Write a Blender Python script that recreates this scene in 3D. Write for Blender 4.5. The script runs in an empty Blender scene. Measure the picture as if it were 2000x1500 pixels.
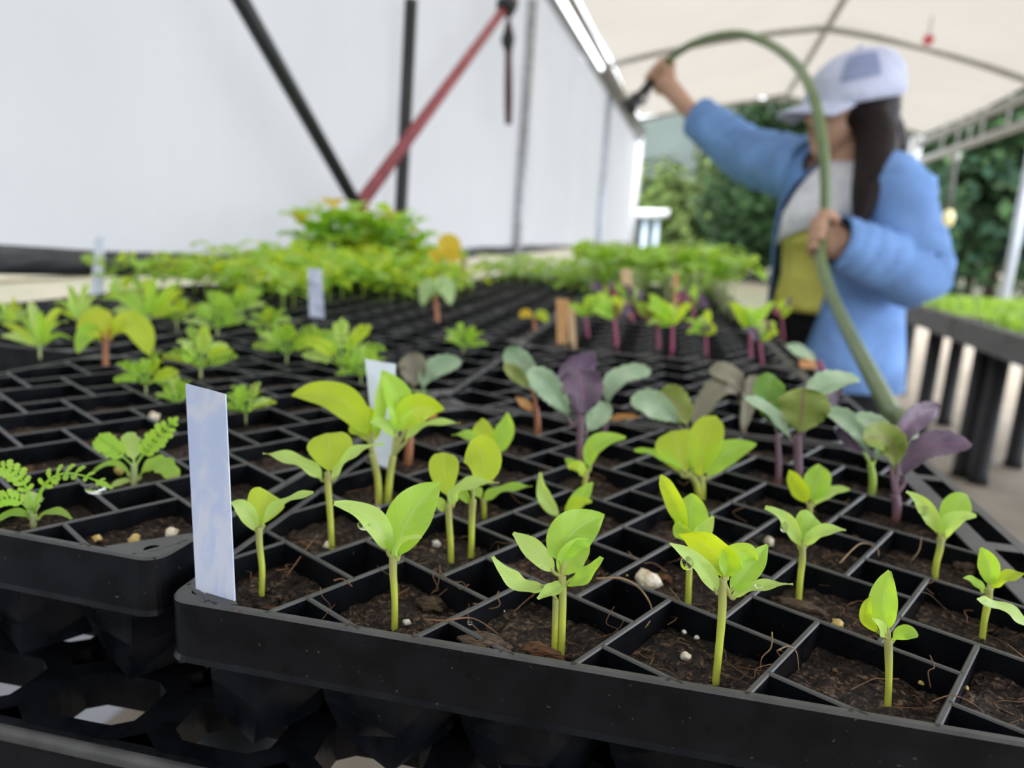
import bpy, bmesh, math, random
from mathutils import Vector as V, Matrix as M, noise as NZ
SC=bpy.context.scene; COL=SC.collection
PI=math.pi; R=random.Random
A=.053; ZT=.95                       # lattice unit of the plug trays, height of their rims
# ------------------------------------------------------------------ camera
CR=V((0.976684,0.207433,0.055313)); CD=V((0.095654,-0.189818,-0.977149)); CF=V((-0.192193,0.959656,-0.205235))
CP=V((-0.926209*A,-4.893797*A,ZT+2.883679*A)); FP=1451.5
cam=bpy.data.cameras.new('camera'); co=bpy.data.objects.new('camera',cam); COL.objects.link(co)
m=M.Identity(4)
for i in range(3):
    m[i][0]=CR[i]; m[i][1]=-CD[i]; m[i][2]=-CF[i]; m[i][3]=CP[i]
co.matrix_world=m
cam.sensor_width=36; cam.lens=36*FP/2000; cam.clip_start=.01; cam.clip_end=500
cam.dof.use_dof=True; cam.dof.focus_distance=.272; cam.dof.aperture_fstop=7.4
SC.camera=co
def ray(x,y): return CR*((x-1000)/FP)+CD*((y-750)/FP)+CF
def at(x,y,d): return CP+ray(x,y)*d                       # point at camera depth d
def atz(x,y,z):
    r=ray(x,y); return CP+r*((z-CP.z)/r.z)                # point on the level z
def depth(p): return (p-CP).dot(CF)
GA=math.radians(2.1); GX=V((math.cos(GA),-math.sin(GA),0)); GY=V((math.sin(GA),math.cos(GA),0))
def gp(gx,gy,z): return V((CP.x,CP.y,0))+GX*gx+GY*gy+V((0,0,z))   # greenhouse axes, origin under the camera
def atgx(x,y,gx):
    r=ray(x,y); return CP+r*(gx/r.dot(GX))
def gco(p): d=p-CP; return d.dot(GX),d.dot(GY),p.z
# ------------------------------------------------------------------ materials
MAT={}
class NT:
    def __init__(s,name,rough=.5,spec=.5):
        s.m=bpy.data.materials.new(name); s.m.use_nodes=True; s.t=s.m.node_tree; s.n=s.t.nodes; s.l=s.t.links
        s.b=s.n['Principled BSDF']; s.o=s.n['Material Output']
        s.b.inputs['Roughness'].default_value=rough; s.b.inputs['Specular IOR Level'].default_value=spec
        MAT[name]=s.m
    def add(s,t,**k):
        n=s.n.new(t)
        for a,v in k.items(): setattr(n,a,v)
        return n
    def noise(s,scale,detail=4,coord='Object',dist=0,mapping=None):
        tc=s.add('ShaderNodeTexCoord'); n=s.add('ShaderNodeTexNoise')
        n.inputs['Scale'].default_value=scale; n.inputs['Detail'].default_value=detail; n.inputs['Distortion'].default_value=dist
        o=tc.outputs[coord]
        if mapping:
            mp=s.add('ShaderNodeMapping'); mp.inputs['Scale'].default_value=mapping; s.l.new(o,mp.inputs['Vector']); o=mp.outputs[0]
        s.l.new(o,n.inputs['Vector']); return n.outputs['Fac']
    def ramp(s,fac,stops):
        r=s.add('ShaderNodeValToRGB'); s.l.new(fac,r.inputs[0]); e=r.color_ramp.elements
        while len(e)<len(stops): e.new(.5)
        for i,(p,c) in enumerate(stops): e[i].position=p; e[i].color=(*c,1)
        return r.outputs[0]
    def mix(s,fac,a,b):
        n=s.add('ShaderNodeMix',data_type='RGBA')
        for k,v in ((0,fac),(6,a),(7,b)):
            if isinstance(v,(int,float)): n.inputs[k].default_value=v
            elif isinstance(v,tuple): n.inputs[k].default_value=(*v,1)
            else: s.l.new(v,n.inputs[k])
        return n.outputs[2]
    def math(s,op,a,b=0):
        n=s.add('ShaderNodeMath',operation=op)
        for k,v in ((0,a),(1,b)):
            if isinstance(v,(int,float)): n.inputs[k].default_value=v
            else: s.l.new(v,n.inputs[k])
        return n.outputs[0]
    def color(s,c):
        if isinstance(c,tuple): s.b.inputs['Base Color'].default_value=(*c,1)
        else: s.l.new(c,s.b.inputs['Base Color'])
        return s
    def bump(s,h,st=.5,d=.002):
        b=s.add('ShaderNodeBump'); b.inputs['Strength'].default_value=st; b.inputs['Distance'].default_value=d
        s.l.new(h,b.inputs['Height']); s.l.new(b.outputs[0],s.b.inputs['Normal']); return s
    def trans(s,c,fac):
        t=s.add('ShaderNodeBsdfTranslucent'); x=s.add('ShaderNodeMixShader'); x.inputs[0].default_value=fac
        if isinstance(c,tuple): t.inputs[0].default_value=(*c,1)
        else: s.l.new(c,t.inputs[0])
        s.l.new(s.b.outputs[0],x.inputs[1]); s.l.new(t.outputs[0],x.inputs[2]); s.l.new(x.outputs[0],s.o.inputs[0]); return s
def plain(name,c,rough=.5,spec=.5,metal=0,var=.25,scale=30):
    n=NT(name,rough,spec); f=n.noise(scale)
    d=tuple(x*(1-var) for x in c); e=tuple(min(1,x*(1+var)) for x in c)
    n.color(n.ramp(f,[(.3,d),(.7,e)])); n.b.inputs['Metallic'].default_value=metal; return n.m
def leafmat(name,c1,c2,tr,tfac=.45,vein=(.55,.75,.25),rough=.42,nv=6,scale=60):
    n=NT(name,rough,.4); f=n.noise(scale,3)
    base=n.ramp(f,[(.3,c1),(.7,c2)])
    uv=n.add('ShaderNodeTexCoord'); sp=n.add('ShaderNodeSeparateXYZ'); n.l.new(uv.outputs['UV'],sp.inputs[0])
    ax=n.math('ABSOLUTE',n.math('SUBTRACT',sp.outputs[0],.5))
    mid=n.math('LESS_THAN',ax,.022)
    ph=n.math('FRACT',n.math('SUBTRACT',n.math('MULTIPLY',sp.outputs[1],nv),n.math('MULTIPLY',ax,nv*.55)))
    sv=n.math('LESS_THAN',ph,.09)
    v=n.math('MAXIMUM',mid,n.math('MULTIPLY',sv,.45))
    col=n.mix(n.math('MULTIPLY',v,.75),base,vein)
    n.color(col); n.trans(n.mix(n.math('MULTIPLY',v,.3),tr,vein),tfac)
    h=n.math('ADD',n.math('MULTIPLY',v,-1),n.math('MULTIPLY',f,1.2)); n.bump(h,.7,.0007)
    return n.m
# black plastic, with soil dust and scuffs
n=NT('black_plastic',.34,.16)
f=n.noise(55,6); g=n.noise(420,2); 
c=n.ramp(f,[(.35,(.003,.0035,.005)),(.75,(.009,.010,.013))])
sp=n.math('GREATER_THAN',g,.735); n.color(n.mix(n.math('MULTIPLY',sp,.5),c,(.10,.085,.07)))
rr=n.ramp(f,[(.3,(.22,)*3),(.7,(.40,)*3)]); n.l.new(rr,n.b.inputs['Roughness']); n.bump(f,.15,.0006)
n=NT('skylit_worn_plastic',.42,.5); f=n.noise(60,5); g=n.noise(500,3); n.color(n.mix(n.math('MULTIPLY',g,.4),n.ramp(f,[(.35,(.035,.037,.040)),(.7,(.075,.077,.080))]),(.05,.046,.04))); n.bump(g,.15,.0003)  # paler grey: sky reflection painted into the colour, plus some scuffing
n=NT('deck_plastic',.34,.22); f=n.noise(40,5); n.color(n.ramp(f,[(.3,(.004,.0045,.006)),(.75,(.013,.014,.017))])); n.bump(f,.2,.001)
# potting soil
n=NT('soil',.85,.3); f=n.noise(330,10,dist=1.1); g=n.noise(70,5)
c=n.ramp(f,[(.33,(.003,.0022,.002)),(.46,(.013,.009,.008)),(.57,(.055,.034,.024)),(.70,(.25,.165,.11))])
n.color(n.mix(n.math('MULTIPLY',g,.35),c,(.010,.007,.006))); n.bump(f,1,.003)
rr=n.ramp(g,[(.4,(.9,)*3),(.6,(.45,)*3)]); n.l.new(rr,n.b.inputs['Roughness'])
plain('crumb',(.035,.02,.013),.9,.2,0,.7,200)
n=NT('bark',.8,.25); f=n.noise(160,8,mapping=(1,7,7)); n.color(n.ramp(f,[(.3,(.03,.016,.010)),(.55,(.15,.07,.035)),(.75,(.30,.17,.09))])); n.bump(f,.9,.0025)
n=NT('bark_grey',.85,.25); f=n.noise(160,8,mapping=(1,6,6)); n.color(n.ramp(f,[(.3,(.025,.017,.012)),(.55,(.11,.075,.05)),(.78,(.26,.20,.15))])); n.bump(f,.9,.0025)
plain('root',(.17,.085,.042),.6,.4,0,.5,120); plain('root_pale',(.36,.23,.125),.6,.4,0,.4,120)
n=NT('perlite',.75,.4); f=n.noise(260,6); n.color(n.ramp(f,[(.3,(.55,.42,.24)),(.55,(.82,.76,.62)),(.8,(.9,.88,.82))])); n.bump(f,.8,.002)
plain('fert_yellow',(.62,.47,.16),.4,.5,0,.35,150); plain('fert_white',(.72,.71,.66),.4,.5,0,.15,150)
leafmat('leaf',(.44,.70,.10),(.54,.80,.16),(.70,.92,.05),.5,vein=(.62,.82,.30))
leafmat('leaf_light',(.52,.78,.18),(.64,.86,.28),(.74,.93,.12),.45,vein=(.7,.88,.42))
leafmat('leaf_yellow',(.52,.72,.06),(.62,.78,.08),(.78,.93,.02),.55,vein=(.70,.86,.16),rough=.36)
leafmat('leaf_bright',(.37,.68,.07),(.50,.78,.12),(.64,.92,.05),.5,vein=(.6,.8,.3))
leafmat('leaf_mid',(.34,.62,.08),(.48,.73,.13),(.60,.86,.06),.5,vein=(.5,.7,.25))
leafmat('leaf_pale',(.40,.58,.24),(.50,.68,.33),(.55,.75,.20),.4,vein=(.6,.75,.45))
leafmat('leaf_deep',(.14,.33,.05),(.24,.45,.08),(.36,.58,.04),.45,vein=(.4,.55,.2))
leafmat('leaf_gold',(.80,.52,.03),(.85,.62,.05),(.85,.60,.02),.45,vein=(.85,.7,.2))
leafmat('leaf_orange',(.62,.27,.08),(.70,.38,.14),(.7,.35,.08),.4,vein=(.75,.5,.25))
leafmat('kale_top',(.28,.44,.25),(.48,.62,.42),(.30,.46,.16),.15,vein=(.45,.55,.47),rough=.32,nv=5)
leafmat('kale_olive',(.27,.36,.08),(.40,.50,.13),(.44,.54,.08),.25,vein=(.40,.12,.24),rough=.4,nv=5)
leafmat('kale_purple',(.10,.068,.11),(.20,.14,.20),(.2,.08,.18),.2,vein=(.30,.12,.27),rough=.4,nv=5)
leafmat('kale_grey',(.26,.25,.17),(.34,.32,.23),(.3,.3,.1),.2,vein=(.35,.25,.28),rough=.4,nv=5)
def stemmat(name,lo,hi,p0=.45,p1=.85):
    n=NT(name,.45,.4); uv=n.add('ShaderNodeTexCoord'); sp=n.add('ShaderNodeSeparateXYZ'); n.l.new(uv.outputs['UV'],sp.inputs[0])
    f=n.noise(300,3,mapping=(1,1,.15)); c=n.ramp(sp.outputs[1],[(p0,lo),(p1,hi)])
    c=n.mix(n.math('MULTIPLY',f,.5),c,tuple(min(1,x*1.5) for x in lo)); n.color(c); n.trans(c,.3); return n.m
stemmat('stem',(.56,.62,.09),(.34,.34,.17)); stemmat('stem_green',(.42,.58,.10),(.42,.60,.12))
stemmat('stem_purple',(.22,.10,.10),(.22,.15,.21),.1,.5); stemmat('stem_kale',(.30,.20,.10),(.40,.42,.28),.1,.4)
stemmat('stem_magenta',(.36,.05,.16),(.42,.13,.20),.2,.8); stemmat('stem_amber',(.45,.20,.10),(.40,.16,.12)); stemmat('stem_pale',(.50,.56,.28),(.45,.60,.22))
n=NT('label_plastic',.5,.4); f=n.noise(110,3,dist=.5,mapping=(1,1,.55)); n.color(n.ramp(f,[(.44,(.72,.77,.90)),(.56,(.60,.69,.90)),(.70,(.56,.66,.90))])); n.trans((.6,.68,.85),.2); n.bump(f,.1,.0004)
n=NT('label_scribbled',.5,.4); f=n.noise(150,4,dist=1.2,mapping=(1,1,.35)); n.color(n.ramp(f,[(.40,(.70,.75,.87)),(.52,(.62,.68,.85)),(.60,(.16,.19,.30)),(.66,(.62,.68,.85))])); n.trans((.6,.68,.85),.2)
plain('label_white',(.68,.74,.86),.5,.4,0,.08,80)
n=NT('stick_wood',.7,.3); f=n.noise(90,5,mapping=(6,6,1)); n.color(n.ramp(f,[(.3,(.34,.17,.06)),(.7,(.60,.36,.16))]))
n=NT('stick_wood_pale',.7,.3); f=n.noise(90,5,mapping=(6,6,1)); n.color(n.ramp(f,[(.3,(.48,.33,.17)),(.7,(.68,.50,.30))]))
n=NT('water',.0,.5); n.color((1,1,1)); n.b.inputs['Transmission Weight'].default_value=1; n.b.inputs['IOR'].default_value=1.33
# greenhouse
def film(name,c,tc,fac,rough=.55,scale=2.2,bs=.35,mp=(1,1,.35)):
    n=NT(name,rough,.3); f=n.noise(scale,6,dist=.4,mapping=mp); g=n.noise(scale*14,3)
    d=tuple(x*.93 for x in c); cc=n.ramp(f,[(.35,d),(.65,c)]); n.color(cc)
    n.trans(n.ramp(f,[(.3,tuple(x*.94 for x in tc)),(.7,tc)]),fac); h=n.math('ADD',f,n.math('MULTIPLY',g,.12)); n.bump(h,bs,.05); return n.m
film('wall_film',(.37,.375,.387),(.345,.352,.364),.5)
film('roof_film',(.315,.303,.284),(.225,.212,.191),.5,scale=1.1,mp=(1,1,1))
plain('galvanised',(.34,.35,.36),.45,.5,.5,.2,25); plain('pipe_pale',(.33,.32,.29),.5,.5,.1,.15,20); plain('pipe_blue',(.50,.55,.62),.4,.5,.3,.1,20)
plain('pole_black',(.012,.014,.016),.45,.5,0,.3,20); plain('strut_red',(.30,.07,.08),.5,.4,0,.25,20); plain('strap_dark',(.10,.045,.05),.7,.3,0,.3,40)
n=NT('roller_dark',.6,.4); f=n.noise(9,4,mapping=(1,1,8)); n.color(n.ramp(f,[(.35,(.025,.025,.028)),(.65,(.07,.07,.075))])); n.bump(f,.5,.02)
n=NT('concrete',.8,.3); f=n.noise(5,8); g=n.noise(60,4); n.color(n.mix(n.math('MULTIPLY',g,.5),n.ramp(f,[(.35,(.25,.205,.155)),(.65,(.35,.30,.24))]),(.30,.265,.22))); n.bump(g,.3,.004)
n=NT('outdoor_ground',.9,.2); f=n.noise(.9,7); g=n.noise(11,5); n.color(n.mix(g,n.ramp(f,[(.35,(.04,.06,.018)),(.55,(.085,.075,.046)),(.7,(.12,.105,.075))]),(.09,.08,.06)))
plain('straw',(.10,.09,.06),.9,.2,0,.4,30)
plain('gravel',(.17,.165,.16),.85,.3,0,.3,14)
plain('forest_dark',(.016,.042,.011),.8,.25,0,.6,1.2); plain('forest_mid',(.065,.10,.022),.8,.25,0,.6,1.0); plain('forest_teal',(.014,.042,.022),.8,.25,0,.6,1.0); plain('tree_trunk',(.06,.045,.03),.9,.2)
plain('hill_forest',(.045,.058,.054),.95,.1,0,.25,.06)
plain('white_paint',(.75,.77,.78),.5,.4,0,.05,5); plain('post_blue',(.42,.50,.58),.5,.4,0,.1,5)
plain('bench_plastic',(.010,.010,.011),.6,.4,0,.3,15); plain('bench_rim',(.085,.083,.08),.65,.4,0,.25,12)
n=NT('hose_rubber',.4,.5); f=n.noise(20,3); n.color(n.ramp(f,[(.3,(.075,.125,.062)),(.7,(.11,.17,.085))]))
n=NT('hose_pale',.35,.5); f=n.noise(20,3); n.color(n.ramp(f,[(.3,(.125,.185,.075)),(.7,(.165,.235,.10))]))
plain('red_tag',(.75,.14,.16),.5,.4,0,.1,20); plain('bulb_yellow',(.66,.60,.30),.3,.5,0,.1,20); plain('cord_grey',(.10,.10,.09),.7,.3)
# person
def skin(name,c):
    n=NT(name,.5,.4); f=n.noise(14,4); n.color(n.ramp(f,[(.3,tuple(x*.86 for x in c)),(.7,c)])); n.b.inputs['Subsurface Weight'].default_value=.08; n.b.inputs['Subsurface Radius'].default_value=(.02,.008,.004); return n.m
skin('skin',(.56,.33,.23)); plain('lip',(.36,.13,.11),.4,.4,0,.1,20); plain('eye_dark',(.02,.015,.012),.2,.5,0,.1,20)
n=NT('hair',.55,.15); f=n.noise(26,5,mapping=(6,6,.6)); n.color(n.ramp(f,[(.35,(.006,.0045,.005)),(.7,(.026,.016,.015))])); n.bump(f,.7,.006)
def cloth(name,c,sc=16,var=.2,b=.6):
    n=NT(name,.85,.2); f=n.noise(sc,5,dist=.5); g=n.noise(500,2); n.color(n.ramp(f,[(.3,tuple(x*(1-var) for x in c)),(.7,tuple(min(1,x*(1+var*.5)) for x in c))])); n.bump(n.math('ADD',f,n.math('MULTIPLY',g,.15)),b,.02); return n.m
cloth('cardigan_blue',(.22,.40,.80),9,.28,1.0); cloth('shirt_yellow',(.86,.82,.20)); cloth('yoke_lilac',(.84,.84,.97)); cloth('trousers_black',(.008,.008,.010)); cloth('cap_lilac',(.58,.62,.80),30,.15,.3); cloth('cap_panel',(.27,.32,.50),30,.15,.3); plain('shoe_dark',(.03,.03,.03))
# ------------------------------------------------------------------ mesh helpers
def obj(name,bm,mat,parent=None,origin=None,smooth=True):
    """one mesh object; vertices are given in world space, stored relative to the parent's (or the given) origin"""
    me=bpy.data.meshes.new(name)
    if isinstance(mat,str): mat=[mat]
    for x in mat: me.materials.append(MAT[x])
    off=(parent['_o'] if parent is not None and '_o' in parent else origin) or (0,0,0)
    off=V(off); bmesh.ops.translate(bm,verts=bm.verts,vec=-off); bm.normal_update()
    if smooth:
        for f in bm.faces: f.smooth=True
    bm.to_mesh(me); bm.free()
    o=bpy.data.objects.new(name,me); COL.objects.link(o)
    if parent is not None:
        o.parent=parent
        if '_o' in parent: o['_o']=tuple(off)
    else: o.location=off; o['_o']=tuple(off)
    return o
def tag(o,label,cat,group=None,kind=None):
    if label: o['label']=label
    if cat: o['category']=cat
    if group: o['group']=group
    if kind: o['kind']=kind
    return o
def empty(name,loc,label,cat,group=None):
    o=bpy.data.objects.new(name,None); COL.objects.link(o); o.location=loc; o['_o']=tuple(loc); o.empty_display_size=.02
    return tag(o,label,cat,group)
def struct(name,bm,mat,smooth=False): 
    o=obj(name,bm,mat,smooth=smooth); o['kind']='structure'; return o
def dup(root,loc,rz=0,s=1,label=None,group=None):
    c=root.copy(); COL.objects.link(c); c.location=loc; c.rotation_euler=(0,0,rz); c.scale=(s,s,s)
    if label: c['label']=label
    if group: c['group']=group
    for ch in list(root.children):
        d=ch.copy(); COL.objects.link(d); d.parent=c
    return c
def box(bm,lo,hi,mx=None,mi=0):
    x0,y0,z0=lo; x1,y1,z1=hi
    vs=[V(p) for p in ((x0,y0,z0),(x1,y0,z0),(x1,y1,z0),(x0,y1,z0),(x0,y0,z1),(x1,y0,z1),(x1,y1,z1),(x0,y1,z1))]
    if mx is not None: vs=[mx@p if isinstance(mx,M) else mx(p) for p in vs]
    b=[bm.verts.new(p) for p in vs]
    for q in ((0,3,2,1),(4,5,6,7),(0,1,5,4),(1,2,6,5),(2,3,7,6),(3,0,4,7)):
        f=bm.faces.new([b[i] for i in q]); f.material_index=mi
def prism(bm,quad_top,quad_bot):
    a=[bm.verts.new(p) for p in quad_top]; b=[bm.verts.new(p) for p in quad_bot]; n=len(a)
    bm.faces.new(a); bm.faces.new(b[::-1])
    for i in range(n): j=(i+1)%n; bm.faces.new((a[i],b[i],b[j],a[j]))
def tube(bm,pts,rad,n=8,mi=0,v0=0,v1=1,cap=True):
    pts=[V(p) for p in pts]; k=len(pts)
    if not hasattr(rad,'__len__'): rad=[rad]*k
    uvl=bm.loops.layers.uv.verify(); rings=[]; up=None
    for i,p in enumerate(pts):
        t=(pts[min(i+1,k-1)]-pts[max(i-1,0)]).normalized()
        if up is None: up=t.orthogonal().normalized()
        up=(up-t*up.dot(t)).normalized(); b=t.cross(up)
        rings.append([bm.verts.new(p+(up*math.cos(2*PI*j/n)+b*math.sin(2*PI*j/n))*rad[i]) for j in range(n)])
    for i in range(k-1):
        for j in range(n):
            f=bm.faces.new((rings[i][j],rings[i][(j+1)%n],rings[i+1][(j+1)%n],rings[i+1][j])); f.material_index=mi
            vv=[v0+(v1-v0)*i/(k-1)]*2+[v0+(v1-v0)*(i+1)/(k-1)]*2
            for l,a,u in zip(f.loops,vv,(j/n,(j+1)/n,(j+1)/n,j/n)): l[uvl].uv=(u,a)
    if cap:
        for rg,flip in ((rings[0],1),(rings[-1],0)):
            f=bm.faces.new(rg[::-1] if flip else rg); f.material_index=mi
            for l in f.loops: l[uvl].uv=(0,v0 if flip else v1)
def smoothpts(pts,n=6):
    """Catmull-Rom through tuples (any length), n steps per span"""
    P=[pts[0]]+list(pts)+[pts[-1]]; out=[]
    for i in range(1,len(P)-2):
        a,b,c,d=P[i-1:i+3]
        for k in range(n):
            t=k/n; out.append(tuple(.5*((2*y)+(-x+z)*t+(2*x-5*y+4*z-w)*t*t+(-x+3*y-3*z+w)*t**3) for x,y,z,w in zip(a,b,c,d)))
    out.append(tuple(pts[-1])); return out
def ball(bm,c,r,sub=2,sq=(1,1,1),jit=0,seed=0,mi=0,mx=None):
    ret=bmesh.ops.create_icosphere(bm,subdivisions=sub,radius=1)
    for v in ret['verts']:
        p=v.co.copy(); k=1+(jit*NZ.noise(p*1.6+V((seed*3.1,seed,0))) if jit else 0)
        p=V((p.x*sq[0],p.y*sq[1],p.z*sq[2]))*r*k
        v.co=(mx@p if mx is not None else p)+V(c)
    if mi:
        for v in ret['verts']:
            for f in v.link_faces: f.material_index=mi
def shape_w(t,pk,pet):
    if t<pet: return .0
    u=(t-pet)/(1-pet); a=1.0*pk/(1-pk) if pk<.5 else 1.0; b=a*(1-pk)/pk
    w0=(pk**a)*((1-pk)**b); return ((u**a)*((1-u)**b)/w0)**.78 if 0<u<1 else 0
def leaf(bm,p0,pm,p1,w,nrm,pk=.5,pet=.12,fold=.22,wave=.0,lobes=0,lob=0.,nl=14,nw=6,mi=0,mi2=None,thick=0,seed=0,curl=0,minw=.0006):
    """a leaf blade: midrib through p0, pm, p1; nrm = the way its upper face looks"""
    p0,pm,p1,nrm=V(p0),V(pm),V(p1),V(nrm); c=pm*2-(p0+p1)*.5
    uvl=bm.loops.layers.uv.verify(); rows=[]; rnd=R(seed); ph=rnd.uniform(0,6)
    for i in range(nl+1):
        t=i/nl; p=p0*(1-t)**2+c*(2*t*(1-t))+p1*t*t
        tg=((c-p0)*(1-t)+(p1-c)*t).normalized(); nn=(nrm-tg*nrm.dot(tg))
        nn=nn.normalized() if nn.length>1e-5 else tg.orthogonal().normalized()
        s=tg.cross(nn); hw=max(minw,.5*w*shape_w(t,pk,pet))
        if lobes: hw*=1-lob*(.5+.5*math.cos(2*PI*t*lobes))
        row=[]
        for j in range(nw+1):
            x=-1+2*j/nw
            h=fold*abs(x)*hw-curl*x*x*hw+wave*w*math.sin(t*13+ph+x*1.5)*abs(x)**1.5
            row.append((p+s*(x*hw)+nn*h,nn,(x*.5+.5,t)))
        rows.append(row)
    def sheet(off,mi,flip):
        vs=[[bm.verts.new(q+k*off) for q,k,_ in r] for r in rows]
        for i in range(nl):
            for j in range(nw):
                idx=((i,j),(i,j+1),(i+1,j+1),(i+1,j)); idx=idx[::-1] if flip else idx
                f=bm.faces.new([vs[a][b] for a,b in idx]); f.material_index=mi
                for l,(a,b) in zip(f.loops,idx): l[uvl].uv=rows[a][b][2]
    sheet(0,mi,False)
    if thick: sheet(-thick,mi if mi2 is None else mi2,True)
def feather(bm,p0,pm,p1,w,nrm,pairs=8,mi=0,seed=0,bare=.25,lw_=.72):
    """a pinnate leaf: rachis with pairs of toothed leaflets and a terminal one"""
    p0,pm,p1,nrm=V(p0),V(pm),V(p1),V(nrm); c=pm*2-(p0+p1)*.5; rnd=R(seed)
    pts=[p0*(1-t)**2+c*(2*t*(1-t))+p1*t*t for t in [i/10 for i in range(11)]]; L=(p1-p0).length
    tube(bm,pts,[L*.016*(1.5-k/10) for k in range(11)],5,mi)
    for i in range(pairs):
        t=bare+(1-bare)*(i+.3)/pairs; p=p0*(1-t)**2+c*(2*t*(1-t))+p1*t*t
        tg=((c-p0)*(1-t)+(p1-c)*t).normalized(); nn=(nrm-tg*nrm.dot(tg)).normalized(); s=tg.cross(nn)
        ll=w*.5*(.55+.45*math.sin(PI*min(1,(i+1.2)/(pairs+.5))))*rnd.uniform(.9,1.1)
        for sg in (-1,1):
            d=(s*sg+tg*.75+nn*rnd.uniform(.0,.35)).normalized(); e=p+d*ll
            leaf(bm,p,(p+e)/2+nn*ll*.08,e,ll*lw_,nn,pk=.6,pet=0,fold=.2,lobes=3,lob=.35,nl=9,nw=2,mi=mi,minw=.0003)
    leaf(bm,pts[9],(pts[9]+p1)/2+tg*L*.03,p1+tg*L*.07,w*.3,nrm,pk=.5,pet=0,lobes=3,lob=.3,nl=9,nw=2,mi=mi)
# ------------------------------------------------------------------ the plug trays (pinwheel lattice of big and small cells)
LB=.5554; LN=math.hypot(1,LB); LC,LS=1/LN,LB/LN
def uv2(u,v): return (LC*u+LS*v,-LS*u+LC*v)
X0,Y0,Y1=-4.43,-.345,6.45; XL1=2.36
def clipseg(a,b,x0,x1,y0,y1):
    dx,dy=b[0]-a[0],b[1]-a[1]; t0,t1=0,1
    for p,q in ((-dx,a[0]-x0),(dx,x1-a[0]),(-dy,a[1]-y0),(dy,y1-a[1])):
        if abs(p)<1e-9:
            if q<0: return None
        else:
            r=q/p
            if p<0: t0=max(t0,r)
            else: t1=min(t1,r)
    if t1-t0<.03: return None
    return (a[0]+dx*t0,a[1]+dy*t0),(a[0]+dx*t1,a[1]+dy*t1)
CELLS=[(i,j) for i in range(-9,7) for j in range(-4,10)]
def cell_ll(i,j): return i-j*LB,i*LB+j
def inside(x,y,m=.45): return X0-m<x-0<XL1+m and Y0-m<y<Y1+m
GRID=[(i,j) for i,j in CELLS if inside(*uv2(cell_ll(i,j)[0]+.5,cell_ll(i,j)[1]+.5),m=-.3)]
def wallbox(bm,a,b,tt=.046,tb=.03,h=.55,z=0):
    d=V((b[0]-a[0],b[1]-a[1],0)); L=d.length; d/=L; s=V((-d.y,d.x,0))
    a=V((a[0],a[1],z)); b=V((b[0],b[1],z)); q=[]
    for zz,t in ((0,tt*.62),(-.012,tt),(-h,tb)):
        q.append([p+s*(k*t*.5)+V((0,0,zz)) for p,k in ((a,-1),(a,1),(b,1),(b,-1))])
    vs=[[bm.verts.new(p) for p in r] for r in q]
    bm.faces.new(vs[0][::-1]); bm.faces.new(vs[2])
    for i in range(2):
        for j in range(4): k=(j+1)%4; bm.faces.new((vs[i][j],vs[i][k],vs[i+1][k],vs[i+1][j]))
def rrect(x0,x1,y0,y1,r,n=6):
    out=[]
    for cx,cy,a0 in ((x1-r,y0+r,-PI/2),(x1-r,y1-r,0),(x0+r,y1-r,PI/2),(x0+r,y0+r,PI)):
        for k in range(n+1): a=a0+PI/2*k/n; out.append((cx+r*math.cos(a),cy+r*math.sin(a)))
    return out
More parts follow.
